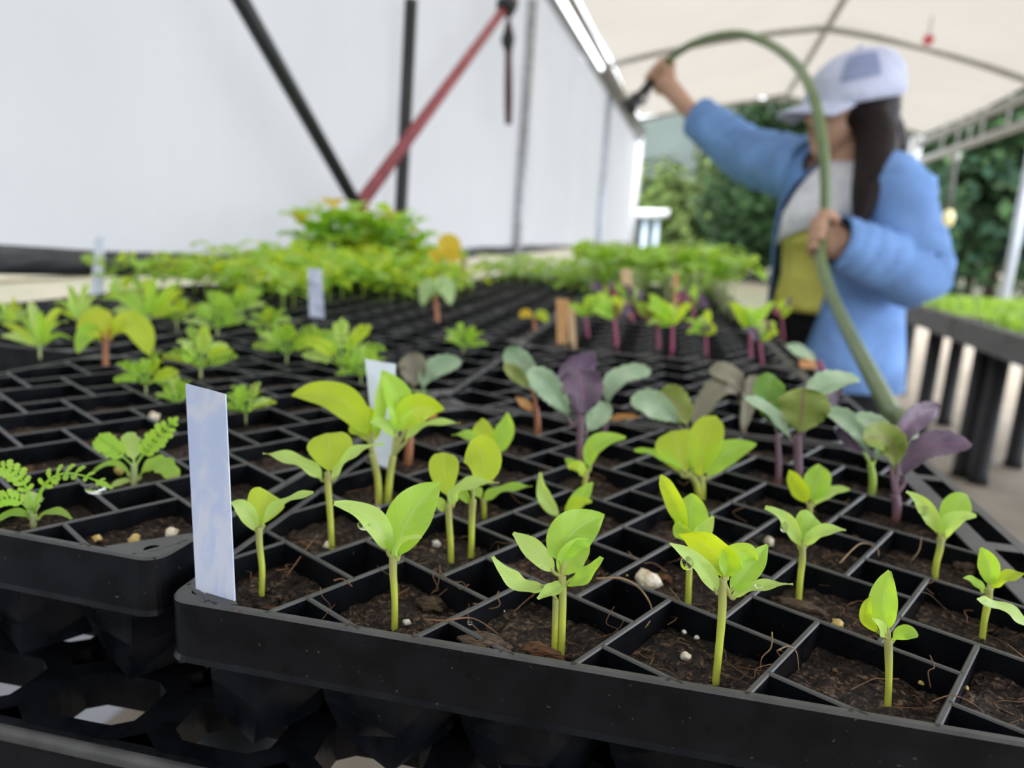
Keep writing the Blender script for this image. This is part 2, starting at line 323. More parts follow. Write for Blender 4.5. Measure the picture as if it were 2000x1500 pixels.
def tray_mesh(flange,fine=True):
    bm=bmesh.new(); e=.03
    for i,j in CELLS:
        u,v=cell_ll(i,j)
        for a,b in (((u,v-LB),(u,v+1)),((u-LB,v+1),(u+1,v+1))):
            s=clipseg(uv2(*a),uv2(*b),X0+e,XL1-e,Y0+e,Y1-e)
            if s: wallbox(bm,*s)
    # skirt round the rim: outer face, rounded lip, inner face
    prof=[(-.02,-.5),(0,-.46),(0,-.02),(.018,0),(.062,0),(.07,-.012),(.07,-.5)]
    loops=[]
    for o,z in prof:
        loops.append([bm.verts.new((x,y,z)) for x,y in rrect(X0+o,XL1-o,Y0+o,Y1-o,max(.03,.17-o))])
    n=len(loops[0])
    for k in range(len(prof)):
        a,b=loops[k],loops[(k+1)%len(prof)]
        for i in range(n): j=(i+1)%n; bm.faces.new((a[i],a[j],b[j],b[i]))
    # corner plates with a hole
    for sx in (-1,1):
        for sy in (-1,1):
            cx=X0 if sx<0 else XL1; cy=Y0 if sy<0 else Y1
            tri=[V((cx-sx*.05,cy-sy*.05)),V((cx-sx*.60,cy-sy*.05)),V((cx-sx*.05,cy-sy*.60))]
            h=V((cx-sx*.185,cy-sy*.185)); N=24; rim=[]; hole=[]; low=[]; dn=[]
            for k in range(N):
                a=2*PI*k/N; d=V((math.cos(a),math.sin(a))); best=9
                for q in range(3):
                    p,r=tri[q],tri[(q+1)%3]; ed=r-p; den=d.x*ed.y-d.y*ed.x
                    if abs(den)<1e-9: continue
                    t=((p.x-h.x)*ed.y-(p.y-h.y)*ed.x)/den; w=((p.x-h.x)*d.y-(p.y-h.y)*d.x)/den
                    if t>0 and -1e-6<=w<=1+1e-6: best=min(best,t)
                o=h+d*best; i_=h+d*.065
                rim.append(bm.verts.new((o.x,o.y,-.004))); hole.append(bm.verts.new((i_.x,i_.y,-.004))); low.append(bm.verts.new((i_.x,i_.y,-.25))); dn.append(bm.verts.new((o.x,o.y,-.3)))
            for k in range(N):
                j=(k+1)%N; bm.faces.new((rim[k],rim[j],hole[j],hole[k])); bm.faces.new((hole[k],hole[j],low[j],low[k])); bm.faces.new((rim[j],rim[k],dn[k],dn[j]))
    # tapered pots below
    for i,j in GRID:
        u,v=cell_ll(i,j); q=[]
        for g,z in ((.04,-.5),(.10,-.9),(.20,-1.22),(.26,-1.25)):
            q.append([(min(max(x,X0+.12),XL1-.12),min(max(y,Y0+.12),Y1-.12),z) for x,y in (uv2(u+a,v+b) for a,b in ((g,g),(1-g,g),(1-g,1-g),(g,1-g)))])
        vs=[[bm.verts.new(p) for p in r] for r in q]
        for a in range(3):
            for k in range(4): l=(k+1)%4; bm.faces.new((vs[a+1][k],vs[a+1][l],vs[a][l],vs[a][k]))
        bm.faces.new(vs[3][::-1])
    if flange:
        fx=[XL1-.02,XL1+.16,XL1+.42,XL1+.53]
        box(bm,(fx[0],Y0,-.09),(fx[1],Y1,.0)); box(bm,(fx[2],Y0,-.30),(fx[3],Y1,.0))
        y=Y0
        while y<Y1+.1:
            box(bm,(fx[1]-.01,max(Y0,y-.1),-.09),(fx[2]+.01,min(Y1,y+.1),-.003)); y+=1.1325
    bm.normal_update()
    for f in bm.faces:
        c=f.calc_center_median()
        if f.normal.z>.4 and c.z>-.03: f.material_index=1  # upward faces get the grey with the sky reflection painted in
    bmesh.ops.scale(bm,vec=(A,A,A),verts=bm.verts); return bm
def soil_mesh(n,amp,seed,lvl=-.2,crumbs=0):
    bm=bmesh.new(); rnd=R(seed)
    for i,j in GRID:
        u,v=cell_ll(i,j); g=.025; dz=rnd.uniform(-.035,.03); row=[]
        for a in range(n+1):
            r=[]
            for b in range(n+1):
                x,y=uv2(u+g+(1-2*g)*a/n,v+g+(1-2*g)*b/n); x=min(max(x,X0+.072),XL1-.072); y=min(max(y,Y0+.072),Y1-.072)
                p=V((x*3,y*3,seed)); z=lvl+dz+amp*(NZ.noise(p)+.6*NZ.noise(p*3.1)+.35*NZ.noise(p*8)+(.28*NZ.noise(p*19) if n>14 else 0))
                r.append(bm.verts.new((x,y,z)))
            row.append(r)
        for a in range(n):
            for b in range(n): bm.faces.new((row[a][b],row[a+1][b],row[a+1][b+1],row[a][b+1]))
        for k in range(crumbs):
            x,y=uv2(u+rnd.uniform(.08,.92),v+rnd.uniform(.08,.92))
            if X0+.1<x<XL1-.1 and Y0+.1<y<Y1-.1:
                s=rnd.choice((.010,.013,.016,.02,.034)); ball(bm,(x,y,lvl+dz+amp*.4*rnd.uniform(-1,1)+s*.3),s,1,(1,rnd.uniform(.5,1),.7),.8,rnd.random()*50,mi=rnd.choice((0,0,1)))
    bmesh.ops.scale(bm,vec=(A,A,A),verts=bm.verts); return bm
def put(o,x,y,rz,dz=0): o.location=(x*A,y*A,ZT+dz*A); o.rotation_euler=(0,0,math.radians(rz)); return o
tF=obj('seedling_tray',tray_mesh(True),['black_plastic','skylit_worn_plastic'],smooth=False); tN=obj('seedling_tray',tray_mesh(False),['black_plastic','skylit_worn_plastic'],smooth=False)
LT=(-7.010,.322,-2.25,.161)                # the tray on the left, turned a little and a little higher
TG='black plug trays on the bench'
put(tF,0,0,0); put(tN,*LT)
tag(tF,'black plug tray nearest the lens, with slotted flange and yellow-green seedlings','seedling tray',TG)
tag(tN,'black plug tray with feathery seedlings, its holed corner beside the near white label','seedling tray',TG)
sF=obj('potting_soil',soil_mesh(26,.048,3,crumbs=22),['soil','crumb']); sN=obj('potting_soil',soil_mesh(18,.035,8,crumbs=3),['soil','crumb']); sB=obj('potting_soil',soil_mesh(6,.05,5),['soil','crumb'])
put(sF,0,0,0); put(sN,*LT)
tag(sF,'dark crumbly potting soil in the cells of the nearest plug tray','soil',None,'stuff'); tag(sN,'dark potting soil in the cells of the plug tray with feathery seedlings','soil',None,'stuff')
def tray(flange,x,y,rz,dz,lab,slab,lvl=0):
    t=(tF if flange else tN).copy(); COL.objects.link(t); put(t,x,y,rz,dz); tag(t,lab,'seedling tray',TG,None)
    s=sB.copy(); COL.objects.link(s); put(s,x,y,rz,dz+lvl); tag(s,slab,'soil',None,'stuff'); return t
EXTRA=[(1,-.10,6.93,.6,0,'mostly empty black plug tray right behind the nearest tray, behind the kale'),
 (1,-.22,13.9,.6,0,'black plug tray holding the magenta-stemmed seedlings'),
 (1,-.32,20.85,.6,0,'black plug tray in shade between magenta-stemmed and tall pale-stemmed seedlings'),
 (1,-.42,27.8,.6,0,'black plug tray under the dense tall pale-stemmed green seedlings'),
 (1,-.52,34.75,.6,0,'black plug tray of low seedlings behind the tall pale-stemmed ones'),
 (0,-6.72,7.25,-.6,.06,'black plug tray across the dark gap from the kale, one small feathery seedling in it'),
 (0,-6.78,14.15,-.6,.03,'bare black plug tray with one curled pale sprout standing in it'),
 (0,-6.84,21.05,-.6,.0,'bare black plug tray behind the curled pale sprout'),
 (0,-6.90,27.95,-.6,0,'greyish empty plug tray beside the yellow leaves'),
 (0,-6.96,34.85,-.6,0,'black plug tray of low light green seedlings at the back of the bench'),
 (0,-14.1,7.4,-.8,.12,'black plug tray holding the yellowing round-leaved seedling'),
 (0,-14.15,14.3,-.8,.12,'black plug tray in front of the crowded light green seedlings'),
 (0,-13.75,21.2,-.8,0,'black plug tray with the crowded light green seedlings'),
 (0,-13.8,28.1,-.8,0,'black plug tray under the tall round-leaved plants')]
for fl,x,y,rz,dz,lab in EXTRA: tray(fl,x,y,rz,dz,lab,'potting soil in the '+lab.replace('black plug ','',1),-.05)
bpy.data.objects.remove(sB)
# slatted bench deck they stand on
ZD=ZT-1.25*A
bm=bmesh.new()
def hole_deck(x0,x1,y0,y1,px,py,hx,hy,ox,oy):
    nx=int((x1-x0)/px); ny=int((y1-y0)/py)
    for i in range(nx):
        for j in range(ny):
            cx,cy=ox+i*px,oy+j*py; N=16; a=[];b=[];c=[];d=[]
            for k in range(N):
                t=2*PI*(k+.5)/N; ct,st=math.cos(t),math.sin(t)
                q=max(abs(ct),abs(st)); a.append((cx+ct/q*px/2,cy+st/q*py/2))
                e=(abs(ct)**5+abs(st)**5)**(-1/5); b.append((cx+ct*e*hx/2,cy+st*e*hy/2))
            va=[bm.verts.new((x,y,0)) for x,y in a]; vb=[bm.verts.new((x,y,0)) for x,y in b]; vc=[bm.verts.new((x,y,-.34)) for x,y in b]; vd=[bm.verts.new((x,y,-.34)) for x,y in a]
            for k in range(N):
                l=(k+1)%N; bm.faces.new((va[k],va[l],vb[l],vb[k])); bm.faces.new((vb[k],vb[l],vc[l],vc[k])); bm.faces.new((vc[k],vc[l],vd[l],vd[k]))
hole_deck(-26.2,2.2,-.42,43,1.22,.92,.86,.62,-5.30-1.22*16,0.02)
bmesh.ops.remove_doubles(bm,verts=bm.verts,dist=.0005)
prism(bm,[(-26.2,-.52,-.02),(3.0,-.52,-.02),(3.0,-.42,0),(-26.2,-.42,0)],[(-26.2,-.53,-.9),(3.0,-.53,-.9),(3.0,-.42,-.9),(-26.2,-.42,-.9)])
bm2=bm; bmesh.ops.scale(bm,vec=(A,A,A),verts=bm.verts); bmesh.ops.translate(bm,verts=bm.verts,vec=(0,0,ZD-.0005))
bench=empty('nursery_bench',(-11*A,20*A,0),'long black slotted bench under the plug trays','bench')
obj('slotted_deck',bm,'black_plastic',bench,smooth=False)
bm=bmesh.new(); tube(bm,[(-26.2*A,-.50*A,ZD-.0045),(3*A,-.50*A,ZD-.0045)],.0034,10); obj('edge',bm,'skylit_worn_plastic',bench)  # thin grey bar painted as the bright highlight along the deck lip
for x in (-25,-15,-5,2.2):
    for y in (1.5,14,28,41):
        bm=bmesh.new(); tube(bm,[(x*A,y*A,0),(x*A,y*A,ZD-.34*A)],.025,12); obj('leg',bm,'pole_black',bench)
# ------------------------------------------------------------------ seedlings of the nearest tray: stems and leaves located in depth planes through their roots
SOILZ=ZT-.195*A
def face(p,roll,yaw):
    tc=(CP-p).normalized(); return tc*math.cos(math.radians(roll))*math.cos(math.radians(yaw))-CD*math.sin(math.radians(roll))+CR*math.sin(math.radians(yaw))
def plant(name,label,cat,group,stems,leaves,smat='stem',z=SOILZ,lmat='leaf',thick=0,seed=0,extra=None,d0=None):
    """stems: lists of (x,y,radius px); leaves: dicts or tuples (bx,by,mx,my,tx,ty,width px[,roll,yaw,depth of tip mm,material,kind])"""
    b=atz(stems[0][0][0],stems[0][0][1],z) if d0 is None else at(stems[0][0][0],stems[0][0][1],d0)
    D=depth(b); px=D/FP; root=empty(name,b,label,cat,group)
    bm=bmesh.new()
    for s in stems:
        pts=smoothpts([(*at(x,y,D),r*px) for x,y,r in s],4)
        p0=V(pts[0][:3]); pts=[(*(p0-V((0,0,.004))),pts[0][3])]+pts
        tube(bm,[q[:3] for q in pts],[q[3] for q in pts],9)
    for L in leaves:                                  # petioles run into the stem
        s=min(stems,key=lambda s:math.hypot(s[-1][0]-L[0],s[-1][1]-L[1])); t=s[-1]
        a=at(t[0],t[1],D); c=at(L[0],L[1],D); e=at(L[0]+.22*(L[2]-L[0]),L[1]+.22*(L[3]-L[1]),D+.1*(L[9] if len(L)>9 else 0)/1000)
        r=max(.00035,s[-1][2]*px*.6); pp=smoothpts([(*a,r),(*c,r*.8),(*e,r*.35)],4); tube(bm,[q[:3] for q in pp],[q[3] for q in pp],6,v0=.8)
    obj('stem',bm,smat,root)
    for k,L in enumerate(leaves):
        L=list(L)+[None]*(13-len(L)); roll=L[7] or 0; yaw=L[8] or 0; dt=(L[9] or 0)/1000; mt=L[10] or lmat; kd=L[11] or 'ovate'; lab=L[12]
        p0=at(L[0],L[1],D); pm=at(L[2],L[3],D+dt*.4); p1=at(L[4],L[5],D+dt); w=L[6]*px*(1.35 if kd=='feather' else 1); nr=face(pm,roll,yaw)
        bm=bmesh.new(); sd=seed*17+k
        if kd=='ovate': leaf(bm,p0,pm,p1,w,nr,pk=.45,pet=.05,fold=.3,wave=.06,nl=18,nw=8,seed=sd)
        elif kd=='fan': leaf(bm,p0,pm,p1,w,nr,pk=.62,pet=.06,fold=.3,wave=.02,curl=.12,seed=sd)
        elif kd=='round': leaf(bm,p0,pm,p1,w,nr,pk=.55,pet=.1,fold=.12,wave=.02,seed=sd)
        elif kd=='narrow': leaf(bm,p0,pm,p1,w,nr,pk=.46,pet=.05,fold=.35,wave=.13,nl=22,nw=8,seed=sd)
        elif kd=='kale':
            leaf(bm,p0,pm,p1,w,nr,pk=.6,pet=.12,fold=.25,wave=.06,lobes=9,lob=.10,nl=36,nw=8,thick=.0005,mi=0,mi2=1,seed=sd)
            mts=mt.split('/'); obj('leaf',bm,[mts[0],mts[-1]],root); continue
        elif kd=='feather': feather(bm,p0,pm,p1,w,nr,seed=sd,lw_=.62,pairs=7)
        elif kd=='lobed': leaf(bm,p0,pm,p1,w,nr,pk=.6,pet=.12,fold=.1,lobes=5,lob=.22,nl=30,seed=sd)
        o=obj('leaf',bm,mt,root)
        if lab: o['label']=lab
    return root
SG='yellow-green seedlings in the nearest tray'
def sl(name,label,stems,leaves,**k): return plant('vegetable_seedling',label,'seedling',SG,stems,leaves,**k)
sl('',"small seedling right beside the nearest white label, three leaves",[[(511,1158,6),(512,1110,6),(507,1065,6.5),(506,1030,7)]],
 [(503,1042,480,1000,449,982,34,35,-20,-4,'leaf_light','ovate'),(507,1030,516,990,526,962,74,-15,0,14,'leaf_yellow','fan'),(510,1035,545,990,612,962,32,62,0,2,'leaf_light','narrow')],seed=1)
sl('',"slim seedling with one upright fan leaf between two narrow ones, second along the left side",[[(648,1072,6),(646,1020,6),(641,950,6.5),(640,922,7)]],
 [(632,940,586,905,514,886,34,50,0,0,'leaf_light','narrow'),(641,925,645,885,640,846,88,-12,0,10,'leaf_yellow','fan'),(650,940,686,890,748,868,30,60,0,2,'leaf_light','narrow')],seed=2)
sl('',"left stem of the tall pair before the second white label, leaf bowed far left",[[(740,984,7),(738,935,7),(727,885,7)]],
 [(720,858,668,782,570,772,62,20,-25,6,'leaf_yellow','ovate'),(722,870,716,835,690,805,66,-25,10,12,'leaf_yellow','fan'),(728,850,740,800,744,730,34,0,45,10,'leaf','ovate')],seed=3)
sl('',"right stem of the tall pair before the second white label, broad upright leaf",[[(757,984,7),(761,935,7),(768,890,7)]],
 [(771,850,778,785,745,724,56,-10,25,6,'leaf_bright','ovate'),(788,848,808,800,867,800,64,-15,0,10,'leaf_yellow','ovate'),(788,868,827,833,899,827,24,58,0,2,'leaf_light','narrow'),(778,858,752,832,722,826,30,40,0,-4,'leaf_light','ovate')],seed=4)
sl('',"left one of two close seedlings sharing a cell, with a notched upright leaf",[[(881,1098,6),(880,1060,6),(877,1015,6.5),(876,985,7)]],
 [(877,975,868,925,868,884,60,-12,0,10,'leaf_yellow','fan'),(870,1000,860,985,848,968,22,40,0,0,'leaf','ovate'),(884,990,905,952,975,944,34,55,0,-3,'leaf_light','narrow')],seed=5)
sl('',"right one of two close seedlings sharing a cell, with a big upright pointed leaf",[[(920,1088,6),(921,1050,6),(922,1005,6.5),(924,975,7)]],
 [(923,956,945,905,918,862,76,-10,0,10,'leaf_yellow','fan'),(918,985,902,965,884,950,24,40,0,4,'leaf','ovate')],seed=6)
sl('',"short seedling half hidden behind the two close ones, narrow leaf reaching right",[[(946,1006,5),(945,985,5),(942,975,5)]],
 [(942,985,975,960,1039,950,26,55,0,2,'leaf_bright','narrow'),(940,975,925,955,900,945,24,45,0,8,'leaf','narrow')],z=SOILZ,seed=7)
sl('',"seedling with two upright pointed leaves like horns, behind the two close ones",[[(958,962,5.5),(957,920,5.5),(956,885,6)]],
 [(952,880,928,856,882,850,26,50,0,0,'leaf_bright','narrow'),(955,880,945,850,941,818,44,0,0,8,'leaf_yellow','ovate'),(962,885,985,850,991,806,42,0,-20,4,'leaf_bright','ovate')],seed=8)
sl('',"front-row seedling with one large oval leaf raised right and a drop under its left leaf",[[(771,1222,6.5),(771,1170,6.5),(768,1120,7.5),(768,1085,8)]],
 [(760,1085,728,1018,652,983,48,38,-10,-6,'leaf_light','ovate'),(777,1094,800,1010,860,944,88,-8,-12,8,'leaf_bright','ovate'),(770,1096,786,1062,823,1050,32,50,10,-12,'leaf_light','ovate')],seed=9)
sl('',"stout seedling with joined double stem and five spreading leaves, third from the tray corner",[[(1083,1272,6.5),(1084,1225,6.5),(1086,1170,7)],[(1096,1277,7),(1098,1225,7),(1099,1170,7.5),(1098,1125,8)]],
 [(1068,1146,1010,1140,962,1087,36,40,-10,-6,'leaf_light','narrow'),(1084,1120,1045,1078,1002,1041,42,35,-15,4,'leaf_light','ovate'),(1100,1104,1115,1045,1180,1008,86,-5,-10,14,'leaf_bright','ovate'),(1094,1128,1118,1085,1152,1056,56,-15,5,6,'leaf','ovate'),(1100,1138,1082,1152,1050,1170,32,45,0,-14,'leaf_light','ovate'),(1104,1140,1140,1128,1176,1088,34,40,0,-3,'leaf_bright','narrow')],seed=10)
sl('',"small seedling with two slender curled leaves, right behind the stout double-stemmed one",[[(1102,1040,5),(1101,1020,5),(1101,1008,5.5)]],
 [(1096,1010,1066,975,1056,923,28,30,-20,0,'leaf_light','narrow'),(1104,1008,1130,976,1158,942,32,20,15,4,'leaf_bright','ovate'),(1104,1006,1125,985,1156,980,28,30,0,-6,'leaf_yellow','ovate')],seed=11)
sl('',"small seedling with one arched leaf to the right, growing under the tall purple kale",[[(1141,975,5),(1142,945,5),(1145,925,5.5)]],
 [(1152,918,1165,868,1222,855,36,15,-10,4,'leaf_bright','ovate'),(1143,922,1122,910,1104,895,20,30,0,6,'leaf_bright','ovate'),(1148,932,1130,915,1109,914,30,35,0,-6,'leaf_yellow','ovate')],seed=12)
sl('',"clump of large smooth yellow-green leaves before the folded kale leaf, behind the middle",[[(1366,976,7),(1362,950,7),(1352,930,7)],[(1372,976,6),(1372,950,6),(1370,930,6)]],
 [(1333,930,1326,885,1312,842,90,-10,15,10,'leaf_yellow','fan'),(1368,938,1372,880,1398,812,68,-5,-10,8,'leaf_yellow','fan'),(1384,935,1412,890,1477,868,50,5,-10,0,'leaf_bright','ovate'),(1335,920,1290,890,1239,880,22,40,0,4,'leaf_bright','narrow'),(1350,925,1350,905,1352,890,18,0,40,8,'leaf_deep','ovate')],seed=13)
sl('',"cupped seedling right behind the one with a long water drop, tip pointing up left",[[(1344,1180,6),(1346,1120,6),(1348,1070,6.5)]],
 [(1344,1048,1316,975,1290,928,38,5,-30,4,'leaf_yellow','ovate'),(1348,1062,1350,1010,1350,964,66,-5,0,6,'leaf_bright','ovate'),(1354,1064,1372,1035,1393,1008,34,10,30,-6,'leaf_light','ovate'),(1346,1060,1335,1035,1326,1020,40,20,-20,-8,'leaf','ovate')],seed=14)
sl('',"seedling with a long water drop under its left leaf and a lilac-veined neck, front row",[[(1398,1330,7.5),(1404,1270,7.5),(1409,1215,8),(1411,1170,8.5),(1411,1130,9)]],
 [(1411,1134,1398,1080,1325,1042,88,-38,0,10,'leaf_yellow','ovate'),(1414,1134,1440,1082,1478,1094,60,-30,0,4,'leaf','ovate'),(1402,1160,1370,1108,1308,1062,36,35,-15,-6,'leaf_light','ovate'),(1424,1156,1462,1112,1499,1064,46,10,20,8,'leaf_bright','ovate'),(1420,1130,1432,1095,1440,1074,40,0,0,14,'leaf_bright','round'),(1428,1168,1478,1148,1549,1142,28,58,0,-4,'leaf_light','narrow')],seed=15)
sl('',"seedling with a drop along its left leaf and a square-tipped middle leaf, second row",[[(1560,1174,6),(1563,1130,6),(1567,1095,6.5),(1567,1065,7)]],
 [(1562,1074,1540,1022,1494,991,28,35,-20,-2,'leaf_light','narrow'),(1568,1062,1577,1030,1590,1008,56,-10,0,12,'leaf_bright','fan'),(1572,1070,1602,1040,1652,1036,30,45,0,-4,'leaf_light','ovate')],seed=16)
sl('',"three-leaved seedling before the long purple kale stem, behind the square-tipped one",[[(1580,1030,5.5),(1581,1005,5.5),(1582,988,6)]],
 [(1578,986,1560,950,1542,918,36,10,-30,0,'leaf_yellow','ovate'),(1584,982,1596,940,1602,908,50,-5,0,8,'leaf_bright','ovate'),(1588,988,1616,964,1660,956,28,45,0,-4,'leaf_light','ovate')],seed=17)
sl('',"seedling with one tall upright pointed leaf and a small round one, front row",[[(1734,1380,6.5),(1736,1330,6.5),(1736,1285,7.5),(1735,1248,8)]],
 [(1735,1236,1726,1176,1738,1115,52,-5,-10,4,'leaf_bright','ovate'),(1718,1236,1694,1204,1702,1166,28,0,-35,0,'leaf_yellow','ovate'),(1732,1242,1718,1226,1706,1212,26,20,-10,-10,'leaf_light','ovate'),(1742,1254,1764,1236,1793,1243,32,30,10,-4,'leaf_bright','round')],seed=18)
sl('',"seedling nearest the slotted flange, oval back leaf and a drop on its left leaf",[[(1826,1130,6),(1829,1100,6),(1836,1072,6.5),(1838,1050,7)]],
 [(1836,1050,1812,998,1770,960,30,30,-20,-2,'leaf_light','narrow'),(1844,1044,1862,1000,1890,968,52,-5,0,10,'leaf_bright','round'),(1842,1058,1862,1018,1907,1008,34,40,0,-4,'leaf_light','ovate')],seed=19)
sl('',"far right seedling with an upright tongue leaf and one leaf running to the picture edge",[[(1918,1250,6),(1923,1210,6),(1930,1175,7),(1931,1150,7.5)]],
 [(1931,1146,1932,1105,1915,1070,38,0,-10,4,'leaf_bright','ovate'),(1925,1158,1905,1140,1882,1130,26,35,0,-4,'leaf_bright','ovate'),(1937,1150,1962,1130,2008,1120,28,50,0,-2,'leaf_yellow','narrow')],seed=20)
sl('',"seedling cut by the right picture edge, wet leaf hanging left over the soil",[[(2042,1320,6.5),(2042,1270,6.5),(2040,1235,7)]],
 [(2036,1238,1965,1195,1908,1172,36,45,0,-6,'leaf_light','narrow'),(2040,1232,2060,1190,2080,1160,44,0,0,6,'leaf_bright','ovate')],seed=21)
# kale and other brassicas at the back of the nearest tray
KG='purple-tinged kale seedlings'
def kl(label,stems,leaves,smat='stem_kale',**k): return plant('kale_seedling',label,'seedling',KG,stems,leaves,smat=smat,lmat='kale_top/kale_purple',**k)
K='kale'
kl('kale seedling with reddish stem and orange seed leaf, leftmost behind the horned seedling',[[(1050,852,6),(1050,825,6),(1046,795,6)]],
 [(1045,780,1025,725,986,684,56,20,-15,4,'kale_top/kale_olive',K),(1040,765,1012,735,984,713,30,30,-20,-6,'kale_olive/kale_olive',K),(1044,800,1025,790,1007,776,20,30,0,-6,'leaf_orange','ovate')],'stem_amber',seed=31)
kl('tall kale seedling with long purple stalk and a cupped purple leaf, behind the middle',[[(1132,905,7),(1133,860,7),(1134,815,7)]],
 [(1118,830,1080,765,1030,724,54,25,-20,-2,'kale_top/kale_purple',K),(1136,820,1138,770,1130,722,88,-10,10,6,'kale_purple/kale_top',K,),(1126,800,1120,735,1165,705,80,-30,0,26,'kale_purple/kale_purple',K),(1142,850,1165,815,1180,785,52,30,15,10,'kale_top/kale_purple',K)],'stem_purple',seed=32)
kl('kale seedling right of the tall purple stalk, one arching wet leaf, orange seed leaf',[[(1176,862,6),(1182,835,5),(1192,805,4)]],
 [(1192,805,1200,745,1272,726,46,35,0,2,'kale_top/kale_purple',K),(1186,822,1215,815,1248,815,16,40,0,-8,'leaf_orange','ovate')],'stem_purple',seed=33)
kl('kale seedling with a folded half blue-green half olive leaf, behind the large yellow-green clump',[[(1348,905,6),(1346,870,5),(1340,845,4.5)]],
 [(1338,842,1285,795,1233,790,58,20,-20,-4,'kale_top/kale_top',K),(1345,842,1325,795,1290,762,62,-20,25,6,'kale_olive/kale_olive',K)],seed=34)
kl('kale seedling with drooping grey-green leaves left of the purple disc leaf',[[(1452,848,6),(1450,815,5),(1452,780,4.5)]],
 [(1448,790,1410,755,1356,832,52,30,-20,-6,'kale_grey/kale_olive',K),(1452,780,1430,735,1384,728,44,30,0,2,'kale_grey/kale_grey',K),(1456,780,1470,745,1452,840,30,20,10,-8,'kale_grey/kale_grey',K)],seed=35)
kl('large kale seedling with a round purple-veined disc leaf facing the lens',[[(1520,945,6),(1521,900,6),(1518,850,5)],[(1560,960,8),(1559,905,8.5),(1557,850,8)]],
 [(1557,855,1566,805,1568,758,104,-5,0,-6,'kale_olive/kale_olive',K,'olive disc leaf with purple veins'),(1518,845,1500,780,1512,734,64,0,10,8,'leaf_deep/kale_olive',K),(1552,872,1510,810,1454,780,34,45,-10,-6,'kale_top/kale_olive',K),(1562,850,1600,760,1678,742,56,40,0,14,'kale_top/kale_purple',K),(1566,850,1600,800,1640,750,40,-10,20,20,'kale_purple/kale_purple',K)],'stem_purple',seed=36)
kl('kale seedling at the slotted flange with a dark purple leaf on each side',[[(1750,1015,8),(1752,990,9),(1748,965,9)]],
 [(1744,930,1740,865,1685,858,64,10,-10,-6,'kale_olive/kale_olive',K),(1762,950,1800,880,1897,868,58,25,0,-2,'kale_purple/kale_top',K),(1742,925,1725,850,1670,812,46,35,-10,10,'kale_top/kale_purple',K),(1754,900,1775,830,1834,796,50,-5,10,22,'kale_purple/kale_purple',K)],'stem_purple',seed=37)
kl('kale seedling with pale green stalks and a wet leaf reaching left, near the flange',[[(1703,965,7),(1705,935,7),(1700,905,6)]],
 [(1696,900,1670,835,1604,805,44,35,-10,0,'kale_top/kale_purple',K),(1690,890,1660,860,1640,830,30,0,-20,10,'kale_purple/kale_purple',K),(1706,905,1722,870,1735,840,26,20,10,6,'kale_top/kale_top',K)],'stem_green',seed=38)
kl('small kale seedling with one grey-purple and one green leaf, behind the second white label',[[(812,800,4),(814,780,4),(816,765,4)]],
 [(804,765,808,725,798,690,58,-5,-10,0,'kale_grey/kale_grey',K),(828,770,840,725,902,708,44,20,10,2,'kale_top/kale_top',K)],'stem_green',z=ZT-.1*A,seed=39)
kl('kale seedling leaning over the tray edge near the hose, pale leaf with orange underside',[[(1610,735,4.5),(1606,720,4.5),(1600,705,4)]],
 [(1600,708,1570,690,1535,676,28,35,0,0,'kale_top/leaf_orange',K),(1600,715,1585,715,1560,708,26,10,10,-8,'leaf_orange/leaf_orange',K)],'stem_magenta',z=ZT-.2*A,seed=40)
plant('red_stemmed_seedling','amber-stemmed seedling with tiny red leaves behind the second white label','seedling',None,[[(797,905,9),(800,860,8),(800,810,6)]],
 [(800,815,790,800,785,790,16,10,0,0,'leaf_orange','ovate'),(804,830,830,815,855,812,18,30,0,4,'leaf_orange','ovate')],smat='stem_amber',seed=41)
# feathery seedlings of the left tray
FG='feathery seedlings of the left trays'; ZL=ZT-.03*A
def fe(label,stems,leaves,z=ZL,**k): return plant('feathery_seedling',label,'seedling',FG,stems,leaves,smat='stem_pale',z=z,lmat='leaf_bright',**k)
F='feather'
fe('feathery seedling at the front rim, arching toothed leaf ending in a water drop',[[(65,1022,6),(66,1005,6.5)]],
 [(68,1002,112,928,210,950,34,30,10,-6,'leaf_bright',F),(62,1002,40,935,-16,912,34,20,-20,-4,'leaf_bright',F),(60,1004,25,975,-20,990,36,35,0,-12,'leaf_bright',F),(62,1014,28,1002,-10,1022,20,45,0,-8,'leaf_mid','ovate'),(72,1015,105,1000,140,1014,22,45,0,-8,'leaf_mid','ovate'),(64,1000,62,980,70,962,40,10,0,14,'leaf_light','lobed')],seed=51)
fe('feathery seedling with one toothed leaf raised right, just left of the near white label',[[(262,944,6),(262,925,6),(262,908,6)]],
 [(266,908,295,868,342,820,36,5,10,4,'leaf_bright',F),(258,908,225,880,192,858,38,10,-10,0,'leaf_bright',F),(262,905,258,875,248,845,40,0,0,10,'leaf_light','lobed'),(268,938,305,905,346,940,44,30,0,-8,'leaf_mid','lobed'),(255,930,220,905,176,928,14,40,0,-4,'leaf_mid','ovate'),(257,938,235,942,214,954,14,30,0,-10,'leaf_light','ovate')],seed=52)
